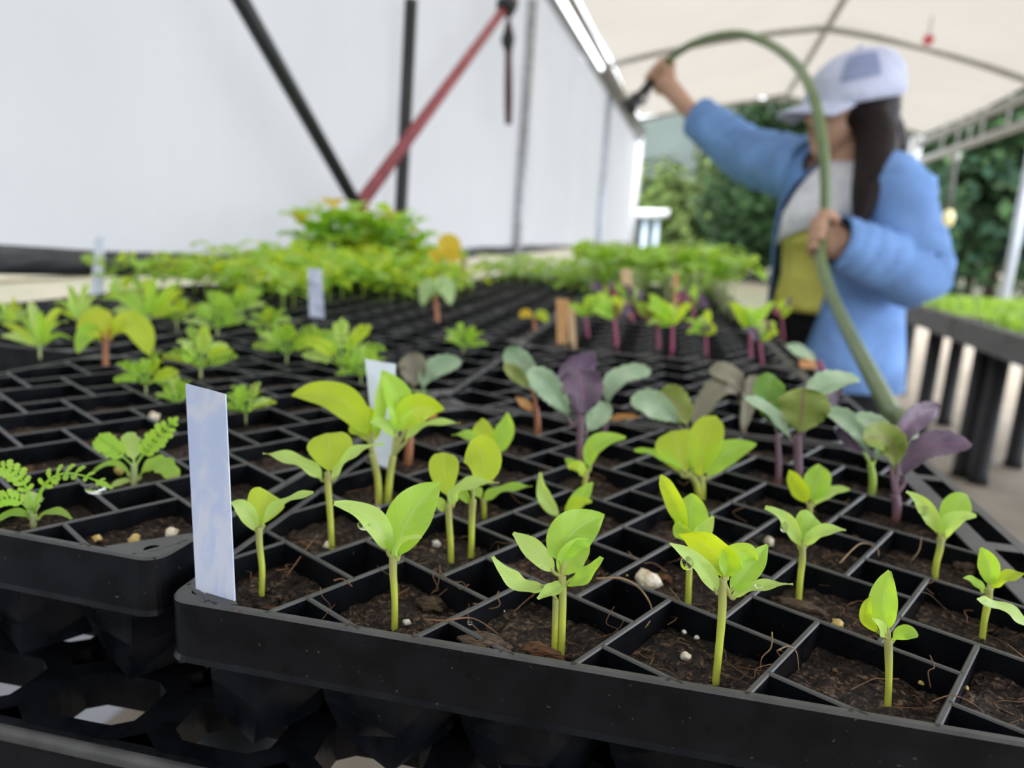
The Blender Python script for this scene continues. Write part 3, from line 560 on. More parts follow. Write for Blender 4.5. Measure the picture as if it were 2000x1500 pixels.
def fgen(label,x,y,s,seed,z=ZL,n=9,mats=('leaf_bright','leaf_mid','leaf_light','leaf_yellow'),kind='feather',wd=.20,up=.8,name='feathery_seedling',cat='seedling',group=FG,smat='stem_pale',pd=None):
    """a rosette of n leaves about s px high and wide, rooted at (x,y)"""
    rnd=R(seed); L=[]
    for k in range(n):
        a=math.radians(-80+160*(k+.5)/n+rnd.uniform(-10,10)); l=s*rnd.uniform(.75,1.1)*(1-.25*abs(math.sin(a)))
        dx,dy=math.sin(a)*l,-math.cos(a)*l*up-.12*s
        L.append((x+dx*.05,y-s*.16,x+dx*.5,y+dy*.62-s*.14,x+dx,y+dy-s*rnd.uniform(-.05,.1),s*wd*rnd.uniform(.8,1.2),rnd.uniform(10,45),math.degrees(a)*.25,rnd.uniform(-1,.8)*s*.3,rnd.choice(mats),kind))
    return plant(name,label,cat,group,[[(x,y,s*.024),(x,y-s*.15,s*.022)]],L,smat=smat,z=z,seed=seed)
for i,(x,y,s,lab) in enumerate([(285,765,85,'feathery seedling upper left of the near white label, leaves spreading flat'),(392,735,105,'bushy feathery seedling straight above the near white label'),
 (345,800,70,'low feathery seedling showing just left of the near white label top'),(480,820,80,'feathery seedling just right of the near white label, low lobed leaves'),(560,705,90,'broad feathery seedling midway between the near label and the scribbled label'),
 (668,735,120,'large feathery seedling just below the scribbled white label'),(705,745,70,'feathery seedling touching the second white label from the left'),(425,655,85,'feathery seedling straight behind the bushy one above the near label'),
 (470,620,70,'feathery seedling at the back of its group, left of the scribbled label'),(345,640,80,'feathery seedling half behind the yellow round-leaved one'),(905,690,60,'lone small feathery seedling beside the dark gap between trays'),(620,690,60,'small feathery seedling below the scribbled label, left of the large one'),(525,650,60,'feathery seedling at the back, just left below the scribbled label'),(240,600,60,'feathery seedling by the slim far left label, in the back')]):
    fgen(lab,x,y,s,60+i,z=ZT+(.05 if x<520 else 0)*A)
PG='narrow-leaved seedlings far left'
for i,(x,y,s,lab) in enumerate([(78,695,110,'upright seedling with long narrow bright leaves at the left picture edge, before the yellow one'),(155,640,80,'tufted narrow-leaved seedling left of the yellow one'),(290,640,110,'tall grassy seedling with long thin blades behind the yellow one'),(20,640,55,'faint narrow-leaved seedling at the far left tray edge')]):
    fgen(lab,x,y,s,80+i,z=ZT+.05*A,n=8,kind='ovate',wd=.15,name='narrow_leaved_seedling',group=PG,up=.9)
plant('yellowing_seedling','seedling with two rounded yellow leaves on a red stem, left tray','seedling',None,[[(207,735,6),(206,700,6),(206,665,5)]],
 [(204,668,190,632,162,665,70,25,-20,-4,'leaf_yellow','round'),(200,672,175,650,152,690,40,10,-30,-10,'leaf_bright','round'),(212,668,255,630,292,695,56,25,20,-4,'leaf_yellow','round'),(205,665,205,640,190,618,40,0,0,10,'leaf_orange','ovate')],smat='stem_amber',z=ZT-.1*A,seed=90)
plant('sprout','curled pale sprout with bent head standing in the bare tray','seedling',None,[[(855,640,5),(853,610,5),(850,585,5)]],
 [(850,588,838,558,826,598,36,20,-20,-6,'leaf_pale','round'),(852,586,866,556,880,596,38,20,20,-6,'leaf_pale','round'),(851,582,852,566,858,558,34,30,0,4,'leaf_light','round')],smat='stem_amber',z=ZT-.2*A,seed=91)
plant('sprout','tiny yellow-green sprout left of the wooden sticks','seedling',None,[[(1043,660,4),(1044,640,4),(1044,625,4)]],
 [(1043,626,1028,612,1018,622,20,30,0,0,'leaf_gold','round'),(1045,626,1056,614,1068,630,22,30,0,0,'leaf_yellow','round')],smat='stem_amber',z=ZT-.2*A,seed=92)
# magenta-stemmed seedlings
CG='magenta-stemmed seedlings'
leafmat('chard_red',(.26,.05,.10),(.34,.09,.15),(.42,.06,.14),.4,vein=(.5,.15,.2))
for i,(x,y,h,lab) in enumerate([(1205,690,105,'tallest magenta-stemmed seedling with dark purple leaf, second right of the wooden sticks'),(1150,668,80,'magenta-stemmed seedling next to the wooden sticks'),(1286,695,90,'magenta-stemmed seedling with a pink lower leaf, left of the group centre'),
 (1312,700,100,'leaning dark-stalked magenta seedling at the group centre'),(1380,705,80,'magenta seedling with a short dark purple top, right of the group centre'),(1466,712,95,'magenta-stemmed seedling with bright yellow-green leaves, near the woman'),
 (1490,722,85,'magenta-stemmed seedling rooted nearest the woman'),(1240,640,70,'small magenta seedling behind the tallest one'),(1345,650,75,'yellow-leaved magenta seedling behind the group centre'),(1530,660,60,'pinkish low seedling in front of the woman\'s trousers'),(1180,625,60,'yellow-topped magenta seedling behind the wooden sticks')]):
    rnd=R(i+7); L=[]; tx=x+rnd.uniform(-12,12)
    for k in range(8):
        dx=rnd.uniform(-.5,.5)*h*1.1; ty=y-h*rnd.uniform(.65,1.3)
        mt=rnd.choice(('leaf_bright','leaf_light','kale_purple','leaf_yellow','kale_purple','leaf_bright','chard_red')) if k<9 else 'chard_red'
        if k>=9: ty=y-h*.35
        L.append((tx,y-h*(.6 if k<9 else .3),tx+dx*.5,(y-h*.7+ty)/2-6,tx+dx,ty,h*rnd.uniform(.16,.30),rnd.uniform(0,40),rnd.uniform(-20,20),rnd.uniform(-8,8),mt,'ovate'))
    plant('magenta_stemmed_seedling',lab,'seedling',CG,[[(x,y,h*.04),((x+tx)/2,y-h*.3,h*.038),(tx,y-h*.6,h*.03)]],L,smat='stem_magenta',z=ZT-.2*A,seed=100+i)
# ------------------------------------------------------------------ crowded seedlings: prototypes with stem and foliage, copied
def proto(name,h,n,lw,ll,mats,smat,seed,spread=.8,top=.45,kind='ovate',droop=.2,r=.0016):
    """a plant of height h at the world origin: stem mesh and foliage mesh"""
    rnd=R(seed); root=empty(name,(0,0,0),None,None)
    bm=bmesh.new(); tube(bm,[(0,0,-.004),(rnd.uniform(-.004,.004),0,h*.5),(rnd.uniform(-.008,.008),0,h*.85)],[r,r,r*.6],6)
    f=bmesh.new()
    for k in range(n):
        a=k*2.4+rnd.uniform(-.4,.4); z=h*(top+(.9-top)*k/max(1,n-1)); l=ll*rnd.uniform(.75,1.15); el=rnd.uniform(-.1,.8)*spread
        d=V((math.cos(a)*math.cos(el),math.sin(a)*math.cos(el),math.sin(el))); p=V((0,0,z)); q=p+d*l*.35
        tube(bm,[p,q],[r*.5,r*.35],5,v0=.8); e=p+d*l-V((0,0,droop*l))
        if kind=='feather': feather(f,q,(q+e)/2+V((0,0,.1*l)),e,lw*2.2,V((0,0,1)),pairs=5,mi=rnd.randrange(len(mats)),seed=k)
        else: leaf(f,q,(q+e)/2+V((0,0,.12*l)),e,lw*rnd.uniform(.8,1.2),V((0,0,1))+d*-.3,pk=.5 if kind!='round' else .55,pet=.05,fold=.15,wave=.03,nl=8,nw=4,mi=rnd.randrange(len(mats)),seed=k)
    obj('stem',bm,smat,root); obj('foliage',f,mats,root); return root
def crowd(protos,spots,label,cat,group,seed,smin=.85,smax=1.15):
    rnd=R(seed)
    for i,(x,y,z) in enumerate(spots):
        o=dup(protos[i%len(protos)],(x,y,z),rnd.uniform(0,6.28),rnd.uniform(smin,smax)); tag(o,label,cat,group)
def cells(x,y,rz,dz,keep=lambda i,j,px,py:True,rep=1,seed=0,lvl=-.25):
    rnd=R(seed); c,s=math.cos(math.radians(rz)),math.sin(math.radians(rz)); out=[]
    for i,j in GRID:
        u,v=cell_ll(i,j); a,b=uv2(u+.5,v+.5)
        for _ in range(rep):
            q,w=a+rnd.uniform(-.2,.2),b+rnd.uniform(-.2,.2); px,py=x+c*q-s*w,y+s*q+c*w
            if keep(i,j,px,py): out.append((px*A,py*A,ZT+(dz+lvl)*A))
    return out
def drop(ps):
    for p in ps:
        for c in list(p.children): bpy.data.objects.remove(c)
        bpy.data.objects.remove(p)
lm_=['leaf_bright','leaf_yellow','leaf_mid']
pr=[proto('leafy_seedling',.09,10,.034,.062,lm_,'stem_green',s,spread=.7,droop=.25) for s in (1,2,3,4)]
crowd(pr,cells(-13.75,21.2,-.8,0,seed=1),'leafy light green seedling in the thick of the crowd behind the scribbled label','seedling','crowded light green seedlings',1)
crowd(pr,cells(-13.8,28.1,-.8,0,lambda i,j,px,py:py<31.8,seed=2),'leafy light green seedling at the back of the crowd, below the tall round-leaved clump','seedling','crowded light green seedlings, back rows',2)
crowd(pr,cells(-14.15,14.3,-.8,.12,lambda i,j,px,py:py>15.4+R(i*31+j).uniform(0,2) and px<-9.2,seed=3),'leafy light green seedling in the front rows of the crowd, around the scribbled label','seedling','crowded light green seedlings, front rows',3,.7,.95)
crowd(pr,[q for q in cells(-6.84,21.05,-.6,0,lambda i,j,px,py:px<-9.2,seed=4)],'leafy light green seedling at the right end of the crowd, left of the bare tray','seedling','crowded light green seedlings, right end',4,.7,.95)
drop(pr)
pr=[proto('round_leaved_plant',.20,26,.062,.08,['leaf_mid','leaf_bright','leaf_mid','leaf_yellow','leaf_bright','leaf_light','leaf_gold'],'stem_pale',s,spread=1.0,top=.3,kind='round',droop=.05,r=.0022) for s in (11,12,13)]
sp=[]
for k,(x,y) in enumerate([(600,500),(650,510),(690,505),(735,510),(780,510),(815,505),(630,490),(675,490),(720,492),(765,492),(705,480)]):
    p=atz(x,y+18,ZT-.2*A); p=at(x,y+18,min(depth(p),1.95)); sp.append((p.x,p.y,ZT-.25*A))
crowd(pr,sp,'tall round-leaved plant in the clump below the black and red poles','plant','tall round-leaved clump',5,.75,1.0)
drop(pr)
pr=[proto('pale_stemmed_seedling',.145,8,.040,.058,['leaf_bright','leaf_light','leaf_mid'],'stem_pale',s,spread=.6,top=.72,droop=.3,kind='round',r=.0022) for s in (21,22,23)]
crowd(pr,cells(-.42,27.8,.6,0,lambda i,j,px,py:px<5,seed=6)+cells(-.32,20.85,.6,0,lambda i,j,px,py:py>24.5 and px>-2.4,seed=7),'tall pale-stemmed seedling with broad green leaves, in the dense block left of the woman','seedling','tall pale-stemmed block',6,.85,1.1)
drop(pr)
pr=[proto('low_seedling',.06,8,.024,.045,['leaf_bright','leaf_pale','leaf_mid'],'stem_green',s,spread=.8,top=.4) for s in (31,32,33)]
crowd(pr,cells(-.52,34.75,.6,0,seed=8),'low green seedling at the back right of the bench, behind the tall pale-stemmed block','seedling','low seedlings back right',8,.8,1.3)
crowd(pr,cells(-6.96,34.85,-.6,0,seed=9)+cells(-5.2,28,-.6,0,lambda i,j,px,py:px>-6.5 and py>30.5,seed=10),'low light green seedling at the back middle of the bench, below the grey posts','seedling','low seedlings back middle',9,.8,1.4)
drop(pr)
# tall pots of yellow leaves etc.
def ypl():
    b=at(868,545,1.75); root=empty('yellow_leaved_seedling',V((b.x,b.y,ZT-.22*A)),'seedling with broad bright yellow leaves at the right end of the crowd','seedling'); D=1.75; px=D/FP
    bm=bmesh.new(); tube(bm,[root.location,at(860,515,D),at(862,500,D)],[.002,.002,.0015],6); obj('stem',bm,'stem_pale',root)
    for L in ((858,505,850,500,846,545,30,10,-20,0),(862,505,872,478,900,490,42,15,10,10),(862,503,880,500,902,505,30,20,0,-10)):
        bm=bmesh.new(); p=at(L[2],L[3],D+L[9]/2500); leaf(bm,at(L[0],L[1],D),p,at(L[4],L[5],D+L[9]/1000),L[6]*px,face(p,L[7],L[8]),pk=.55); obj('leaf',bm,'leaf_gold',root)
ypl()
# ------------------------------------------------------------------ plant labels and sticks
def flat_label(name,label,cat,mat,quad,z=None,D=None,D2=None,th=.0006,group='white plastic plant labels',sink=.012,tilt=0):
    """quad: top-left, top-right, bottom-right, bottom-left px; stands in a depth plane through its foot"""
    if D is None: D=depth(atz((quad[2][0]+quad[3][0])/2,max(quad[2][1],quad[3][1]),z))
    P=[at(x,y,(D2 if D2 and i in (0,3) else D)+(tilt if i<2 else 0)) for i,(x,y) in enumerate(quad)]
    P[2]+=(P[2]-P[1]).normalized()*sink; P[3]+=(P[3]-P[0]).normalized()*sink
    n=(P[1]-P[0]).cross(P[3]-P[0]).normalized(); bm=bmesh.new()
    prism(bm,[p-n*th/2 for p in P],[p+n*th/2 for p in P]); bmesh.ops.recalc_face_normals(bm,faces=bm.faces)
    o=obj(name,bm,mat,origin=(P[2]+P[3])/2,smooth=False); return tag(o,label,cat,group)
flat_label('plant_label','tall white plastic label with faded blue smears, stuck in the near tray corner','plant label','label_plastic',[(363,749),(441,770),(460,1190),(384,1158)],D=depth(atz(456,1172,ZT)),D2=depth(atz(392,1150,ZT)),sink=.014)
flat_label('plant_label','white plastic label half hidden behind the pair of tall yellow-green seedlings','plant label','label_white',[(713,701),(773,711),(770,912),(733,896)],z=ZT-.05*A)
flat_label('plant_label','narrow white label with dark scribbles at the front of the crowded seedlings','plant label','label_scribbled',[(601,524),(628,526),(634,625),(605,625)],z=ZT-.05*A)
flat_label('plant_label','slim white label at the far left tray edge, in front of the white wall','plant label','label_white',[(186,462),(204,463),(203,572),(177,572)],z=ZT+.1*A)
WG='wooden plant sticks'
flat_label('wooden_stick','broad orange-brown wooden stick at the gap between trays','plant stick','stick_wood',[(1086,584),(1112,584),(1107,676),(1088,678)],z=ZT-.1*A,th=.0015,group=WG)
flat_label('wooden_stick','slim orange-brown wooden stick close right of the broad one','plant stick','stick_wood_pale',[(1110,602),(1122,602),(1126,676),(1112,678)],z=ZT-.12*A,th=.0015,group=WG)
flat_label('wooden_stick','pale wooden stick behind the tallest magenta-stemmed seedling','plant stick','stick_wood_pale',[(1213,525),(1235,525),(1233,620),(1216,620)],z=ZT-.1*A,th=.0015,group=WG)
flat_label('wooden_stick','pale wooden stick right of the bright yellow leaves','plant stick','stick_wood_pale',[(898,500),(911,501),(912,560),(902,560)],z=ZT-.1*A,th=.0015,group=WG)
flat_label('wooden_stick','brown stick among the pale stems behind the magenta seedlings','plant stick','stick_wood',[(1314,535),(1326,536),(1324,625),(1316,625)],z=ZT-.1*A,th=.0015,group=WG)
# ------------------------------------------------------------------ bark, perlite, fertiliser, roots, drops
def chip(x,y,lx,ly,rz,mat,label,seed,z=SOILZ+.0008,h=.35):
    p=atz(x,y,z); px=depth(p)/FP; bm=bmesh.new()
    ball(bm,(0,0,0),1,3,(lx*px*.5,ly*px*.5,ly*px*.5*h*1.6),.55,seed)
    for v in bm.verts:
        v.co+=V((NZ.noise(v.co*900),NZ.noise(v.co*900+V((5,5,5))),NZ.noise(v.co*900+V((9,1,2)))))*.0006
    bmesh.ops.rotate(bm,verts=bm.verts,matrix=M.Rotation(math.radians(rz),3,'Z')); bmesh.ops.translate(bm,verts=bm.verts,vec=p)
    return tag(obj('bark_chip',bm,mat,origin=p),label,'bark chip','bark chips on the potting soil')
chip(850,1262,66,26,-10,'bark','red-brown bark chip lying on the front rim, left of the grey crumbly one',1,z=ZT-.06*A)
chip(945,1258,92,58,0,'bark_grey','chunky grey-brown bark lump on the front rim by the stout double-stemmed seedling',2,z=ZT-.05*A)
chip(1062,1275,86,42,-18,'bark','rusty bark chip leaning at the foot of the stout double-stemmed seedling',3,z=SOILZ+.002)
chip(842,1180,56,46,-15,'bark_grey','ridged grey bark chip right of the seedling with the large oval leaf',4)
chip(1560,1182,100,30,-20,'bark_grey','long dark bark sliver beside the square-tipped seedling',5,z=ZT-.12*A)
chip(1890,1112,48,46,-10,'bark_grey','grey bark flake behind the tongue-leaved seedling at the far right',6)
chip(55,920,40,30,-20,'bark','pale brown bark flake at the far left of the left tray',7,z=ZT-.05*A)
chip(1290,1128,50,22,-15,'bark','thin brown bark piece beside the large white perlite grain',8)
chip(540,1190,66,14,12,'bark','thin shredded bark strip in front of the small seedling at the label',9)
chip(640,855,52,24,10,'bark','tan bark flake behind the slim fan-leaved seedling',10,z=ZT-.2*A)
def grain(x,y,r,mat,label,seed,z=SOILZ+.0006,name='perlite_grain',cat='perlite grain',group='pale grains on the potting soil',sq=(1,.9,.8)):
    p=atz(x,y,z); px=depth(p)/FP; bm=bmesh.new(); ball(bm,p,r*px,2,sq,.6,seed)
    return tag(obj(name,bm,mat,origin=p),label,cat,group)
G=[(1264,1134,24,'perlite','largest white perlite lump, right of the stout double-stemmed seedling'),(1218,1122,8,'fert_yellow','small yellow grain left of the largest white lump'),(977,1193,14,'perlite','cream perlite grain behind the grey bark lump'),
 (795,1216,8,'fert_white','pale round bead at the foot of the large-oval-leaf seedling'),(852,1062,9,'fert_white','pale bead left of the two close seedlings'),(1485,1275,8,'fert_white','white bead near the thin curling root, front row'),
 (1336,1234,5,'fert_white','left one of two tiny white beads, soil of the long-drop seedling'),(1361,1245,5.5,'fert_white','right one of two tiny white beads, soil of the long-drop seedling'),(1338,1282,10,'perlite','tan grain at the middle of the long-drop seedling\'s soil'),
 (1799,1333,6,'fert_yellow','yellowish grain right of the tall-pointed-leaf seedling'),(1886,1343,6,'fert_yellow','yellow-green bead against the cell wall at the lower right'),(1636,1217,11,'fert_yellow','yellow crumbly grain on the cell wall left of the tall-pointed-leaf seedling'),
 (1500,1058,12,'perlite','cream grain with a husk left of the square-tipped seedling'),(1400,1060,9,'perlite','buff grain behind the long-drop seedling'),(190,1052,9,'fert_yellow','round yellow bead near the holed corner of the left tray'),(262,1053,12,'fert_yellow','oval yellow bead on the corner soil of the left tray'),
 (335,1042,14,'perlite','flat buff grain at the very corner of the left tray'),(640,1066,10,'perlite','cream grain at the foot of the slim fan-leaved seedling'),(170,886,9,'perlite','pale bead left of the raised-leaf feathery seedling'),(232,918,13,'fert_yellow','tan bead under the raised-leaf feathery seedling'),(300,815,12,'perlite','buff bead behind the raised-leaf feathery seedling')]
for i,(x,y,r,mt,lab) in enumerate(G): grain(x,y,r,mt,lab,i+3,z=(SOILZ+.001 if x>480 else ZT+.02*A) if i not in (0,1,11) else ZT-.06*A)
def root(pts,r,mat,label,z0=SOILZ+.001):
    """pts: (x,y,height above soil mm)"""
    P=[atz(x,y,z0+h/1000) for x,y,h in pts]; Q=smoothpts([tuple(p) for p in P],6); bm=bmesh.new(); px=depth(P[0])/FP
    tube(bm,Q,[.68*r*px*(1-.6*i/len(Q)) for i in range(len(Q))],6); return tag(obj('dry_root',bm,mat,origin=P[0]),label,'root','stray roots over the cells')
root([(829,1210,10),(870,1212,12),(925,1208,12),(975,1240,4)],3.2,'root','woody brown root lying across the front rim, carrying a tiny drop')
root([(1165,1130,11),(1215,1130,12),(1250,1150,10),(1272,1185,7),(1268,1215,6),(1240,1245,1)],3,'root_pale','pale branching root hanging over a cell wall by the largest white lump')
root([(1508,1235,14),(1506,1265,7),(1488,1285,5),(1486,1310,0)],2.4,'root_pale','thin pale root curling upright, right of the long-drop seedling')
root([(1520,1270,12),(1540,1262,13),(1556,1275,10),(1560,1310,3)],2.4,'root_pale','hooped pale root on the cell wall left of the tall-pointed-leaf seedling')
root([(1720,1380,1),(1760,1382,2),(1820,1384,1)],2,'root','orange root thread in front of the tall-pointed-leaf seedling')
root([(1820,1370,9),(1860,1358,11),(1900,1374,10),(1920,1392,6)],2.4,'root','orange root arching over the cell wall at the lower right')
root([(652,1134,11),(670,1131,12),(688,1146,9)],3.5,'root','short hooked brown root at the wall crossing behind the large-oval-leaf seedling')
root([(460,1192,10),(520,1215,-8),(546,1246,-12)],2,'root','fine dry root dangling over the front rim below the near label')
root([(1640,1100,11),(1680,1062,13),(1712,1070,11),(1716,1086,8)],1.8,'root_pale','hair-thin root loop over the wall behind the tall-pointed-leaf seedling')
root([(1780,1095,3),(1795,1075,8),(1800,1050,13)],1.6,'root_pale','thin root standing left of the seedling nearest the slotted flange')
root([(560,1125,2),(600,1070,9),(620,1045,13)],2.4,'root','straw-coloured root leaning on the wall right of the small seedling at the label')
root([(735,1060,4),(736,990,12),(733,935,20)],1.8,'root_pale','thin vertical root hair right of the slim fan-leaved seedling')
# tangled fibres: nobody could count them
bm=bmesh.new(); rnd=R(5)
for i,j in GRID:
    u,v=cell_ll(i,j); x,y=uv2(u+.5,v+.5)
    if y>4.2: continue
    for k in range(9 if y<1.5 else 5):
        edge=rnd.random()<.45; a=rnd.uniform(0,1); e=rnd.choice((.02,.98)) if edge else rnd.uniform(.1,.9)
        s=(a,e) if rnd.random()<.5 else (e,a); q=uv2(u+s[0],v+s[1]); z=.02 if edge else -.18; an=rnd.uniform(0,6.28); l=rnd.uniform(.12,.4); P=[]
        for t in range(4):
            P.append(V((q[0]+math.cos(an+rnd.uniform(-.7,.7))*l*t/3,q[1]+math.sin(an+rnd.uniform(-.7,.7))*l*t/3,z+rnd.uniform(0,.06)-(.16*t/3 if edge else 0))))
        if all(X0+.1<p.x<XL1-.1 and Y0+.1<p.y<Y1-.1 for p in P):
            Q=smoothpts([tuple(p*A+V((0,0,ZT))) for p in P],4); tube(bm,Q,[rnd.uniform(.00012,.00028)]*len(Q),4)
tag(obj('root_fibres',bm,'root'),'fine brown root fibres tangled over the soil and cell walls of the nearest tray','root fibres',None,'stuff')
def wdrop(x,y,r,label,D,sq=(1,1,1)):
    p=at(x,y,D); bm=bmesh.new(); ball(bm,p,r*D/FP,3,sq); return tag(obj('water_drop',bm,'water',origin=p),label,'water drop','hanging water drops')
d=lambda x,y:depth(atz(x,y,SOILZ))
wdrop(712,1026,12,'drop hanging under the left leaf of the large-oval-leaf seedling',d(771,1222)-.003,(1.2,1,.8))
wdrop(1342,1100,12,'long drop clinging under the left leaf of the front-row seedling',d(1398,1330)-.004,(1.1,1,1.2))
wdrop(1532,1030,7,'drop under the left leaf of the square-tipped seedling',d(1560,1174)-.002,(1,1,1.5))
wdrop(1806,998,7,'drop under the left leaf of the seedling nearest the slotted flange',d(1826,1130)-.002,(1,1,1.5))
wdrop(186,955,15,'drop at the end of the arching feathery leaf, front left',depth(atz(65,1022,ZL))-.006,(1.4,1,.7))
wdrop(918,1216,5,'tiny drop on the woody root across the front rim',depth(atz(918,1216,SOILZ+.012)))
wdrop(1482,1146,6,'drop resting on the right low leaf of the long-drop seedling',d(1398,1330)-.006,(1.3,1,.7))
wdrop(735,990,8,'drop on the cell wall below the pair of tall seedlings',depth(atz(735,995,ZT)),(1.3,1,.6))
bm=bmesh.new(); rnd=R(77)     # beads on the kale leaves
for o in list(COL.objects):
    if o.name.startswith('kale_seedling'):
        for ch in o.children:
            if ch.name.startswith('leaf'):
                vs=ch.data.vertices; nv=len(vs)//2
                for k in range(9):
                    v=vs[rnd.randrange(nv)]; ball(bm,V(o['_o'])+v.co+v.normal*.0003,rnd.uniform(.0003,.0009),1)
    elif o.name.startswith('vegetable_seedling'):
        for ch in o.children:
            if ch.name.startswith('leaf'):
                vs=ch.data.vertices
                for k in range(5):
                    v=vs[rnd.randrange(len(vs))]; ball(bm,V(o['_o'])+v.co+v.normal*.0001,rnd.uniform(.00015,.0005),1)
tag(obj('water_beads',bm,'water'),'tiny water beads scattered over the leaves of the nearest tray','water beads',None,'stuff')
# ------------------------------------------------------------------ greenhouse
WX=-1.15
def atgy(x,y,gy):
    r=ray(x,y); return CP+r*(gy/r.dot(GY))
zTop=atgx(1150,128,WX).z; gEnd=gco(atgx(1240,330,WX))[1]; g0=-2.6
pa=gco(atgx(0,484,WX)); pb=gco(atgx(420,500,WX))
def zbot(g): t=max(-1.2,min(1.3,(g-pa[1])/(pb[1]-pa[1]))); return pa[2]+(pb[2]-pa[2])*t
bm=bmesh.new(); NU,NVV=90,26; rows=[]
for i in range(NU+1):
    g=g0+(gEnd-g0)*(i/NU)**1.3; r=[]
    for j in range(NVV+1):
        t=j/NVV; z=zbot(g)+(zTop-zbot(g))*t
        w=.02*NZ.noise(V((g*1.1,z*.7,3)))+.012*NZ.noise(V((g*4+z*2.2,z*1.2,7)))+.004*NZ.noise(V((g*13-z*6,z*5,1)))
        r.append(bm.verts.new(gp(WX+w,g,z)))
    rows.append(r)
for i in range(NU):
    for j in range(NVV): bm.faces.new((rows[i][j],rows[i+1][j],rows[i+1][j+1],rows[i][j+1]))
struct('wall_left',bm,'wall_film',True)
bm=bmesh.new(); box(bm,(WX-.02,g0,0),(WX,gEnd,.80),lambda p:gp(p.x,p.y,p.z)); struct('low_light_blocker',bm,'wall_film')  # unseen low panel, added to keep daylight from under the bench
bm=bmesh.new(); Q=[]
for k in range(40):
    g=g0+(gEnd-g0)*k/39; Q.append(gp(WX+.01+.008*math.sin(k*1.7),g,zbot(g)-.020+.004*math.sin(k*2.3)))
tube(bm,Q,[.026 if k<20 else max(.012,.026-.003*(k-20)) for k in range(40)],12); tag(obj('curtain_roller',bm,'roller_dark',origin=Q[0]),'dark rolled-up hem along the bottom of the white plastic wall','roller')
EX=-1.02; eL=atgx(1150,40,EX); zE=eL.z; gE=gco(atgx(1248,248,EX))[1]
rE=atgy(1530,189,gE); gR,_,zR=gco(rE); xE=atgy(1803,266,gE); gX2,_,zX2=gco(xE)
g1=gco(atgx(1610,55,gR))[1]; dG=gE-g1
print('gh',zTop,gEnd,gE,zE,'ridge',gR,zR,g1,'right',gX2,zX2)
def roofpt(s,t,g):          # s 0 left eave,1 right eave
    x=EX+(gX2-EX)*s; xr=(gR-EX)/(gX2-EX)
    z=zE+(zR-zE)*s/xr if s<xr else zR+(zX2-zR)*(s-xr)/(1-xr)
    return x,z
bm=bmesh.new(); rows=[]; sx=[0,.06,.12,.18,.24,.3,.36,.42]; xr=(gR-EX)/(gX2-EX)
ss=[xr*k/8 for k in range(8)]+[xr+(1-xr)*k/10 for k in range(11)]
for i in range(61):
    g=g0+(gE-g0)*i/60; r=[]
    for s in ss:
        x,z=roofpt(s,0,g); sag=.05*abs(math.sin(PI*(g-gE)/dG)); z+=.03-sag*.6+.012*NZ.noise(V((x*2,g*1.3,5)))
        r.append(bm.verts.new(gp(x,g,z)))
    rows.append(r)
for i in range(60):
    for j in range(len(ss)-1): bm.faces.new((rows[i][j],rows[i][j+1],rows[i+1][j+1],rows[i+1][j]))
struct('ceiling',bm,'roof_film',True)
FR='pipes of the greenhouse frame'
def pipe(name,a,b,r,mat,label,cat='pipe',group=FR,n=12):
    bm=bmesh.new(); tube(bm,[a,b],r,n); return tag(obj(name,bm,mat,origin=a),label,cat,group)
def roofline(s,dz=0): x,z=roofpt(s,0,0); return gp(x,g0,z-.075),gp(x,gE,z-.075)
pipe('ridge_pipe',*roofline(xr,-.0),.028,'pipe_pale','pale ridge pipe running along the peak of the cream roof')
pipe('eave_pipe',*roofline(0,-.0),.035,'pipe_pale','beige pipe along the left edge of the cream roof, above the bright slot')
pipe('eave_pipe',*roofline(1,-.0),.045,'pipe_pale','grey pipe along the right edge of the cream roof')
k=0
for g,lab in ((gE,'roof bow at the far end of the greenhouse'),(g1,'roof bow crossing behind the hose loop and above the cap'),(g1-dG,'roof bow overhead near the lens')):
    rt=empty('roof_bow',gp(gR,g,zR),lab,'pipe',FR)
    for a,b in ((0,xr),(xr,1)):
        bm=bmesh.new(); xa,za=roofpt(a,0,0); xb,zb=roofpt(b,0,0)
        tube(bm,[gp(xa+(xb-xa)*t/8,g,za+(zb-za)*t/8-.03+.05*math.sin(PI*t/8)) for t in range(9)],.026,10); obj('rafter',bm,'pipe_pale',rt)
bm=bmesh.new(); box(bm,(WX,g0-.03,0),(gX2,g0,zX2),lambda p:gp(p.x,p.y,p.z)); struct('unseen_end_wall',bm,'wall_film')  # unseen end wall, added to shape the light from behind the camera
# lower rail on the right and its hangers
ra=atgx(1822,306,gX2); zl=ra.z; gl=gco(ra)[1]
rt=empty('side_rail',gp(gX2,gl,zl),'grey rail below the right roof edge, tied to it by short hangers','pipe',FR)
bm=bmesh.new(); tube(bm,[gp(gX2,g0,zl),gp(gX2,gE+.2,zl)],.042,10); obj('rail',bm,'pipe_pale',rt)
for xx in (1845,1873,1895,1918,1965,2060):
    p=atgx(xx,250,gX2); g=gco(p)[1]; bm=bmesh.new(); tube(bm,[gp(gX2,g,zl),gp(gX2,g,zX2)],.012,6); obj('hanger',bm,'pipe_pale',rt)
p=atgx(1966,560,gX2); g=gco(p)[1]; pipe('post',gp(gX2,g,0),gp(gX2,g,zX2),.04,'pipe_blue','blue-grey post at the right edge behind the green bench','post')
p=atgy(1786,300,gE); q=gco(p); pipe('post',gp(q[0],gE,0),gp(q[0],gE,zX2),.07,'white_paint','white post under the right roof corner, just behind the woman\'s shoulder','post')
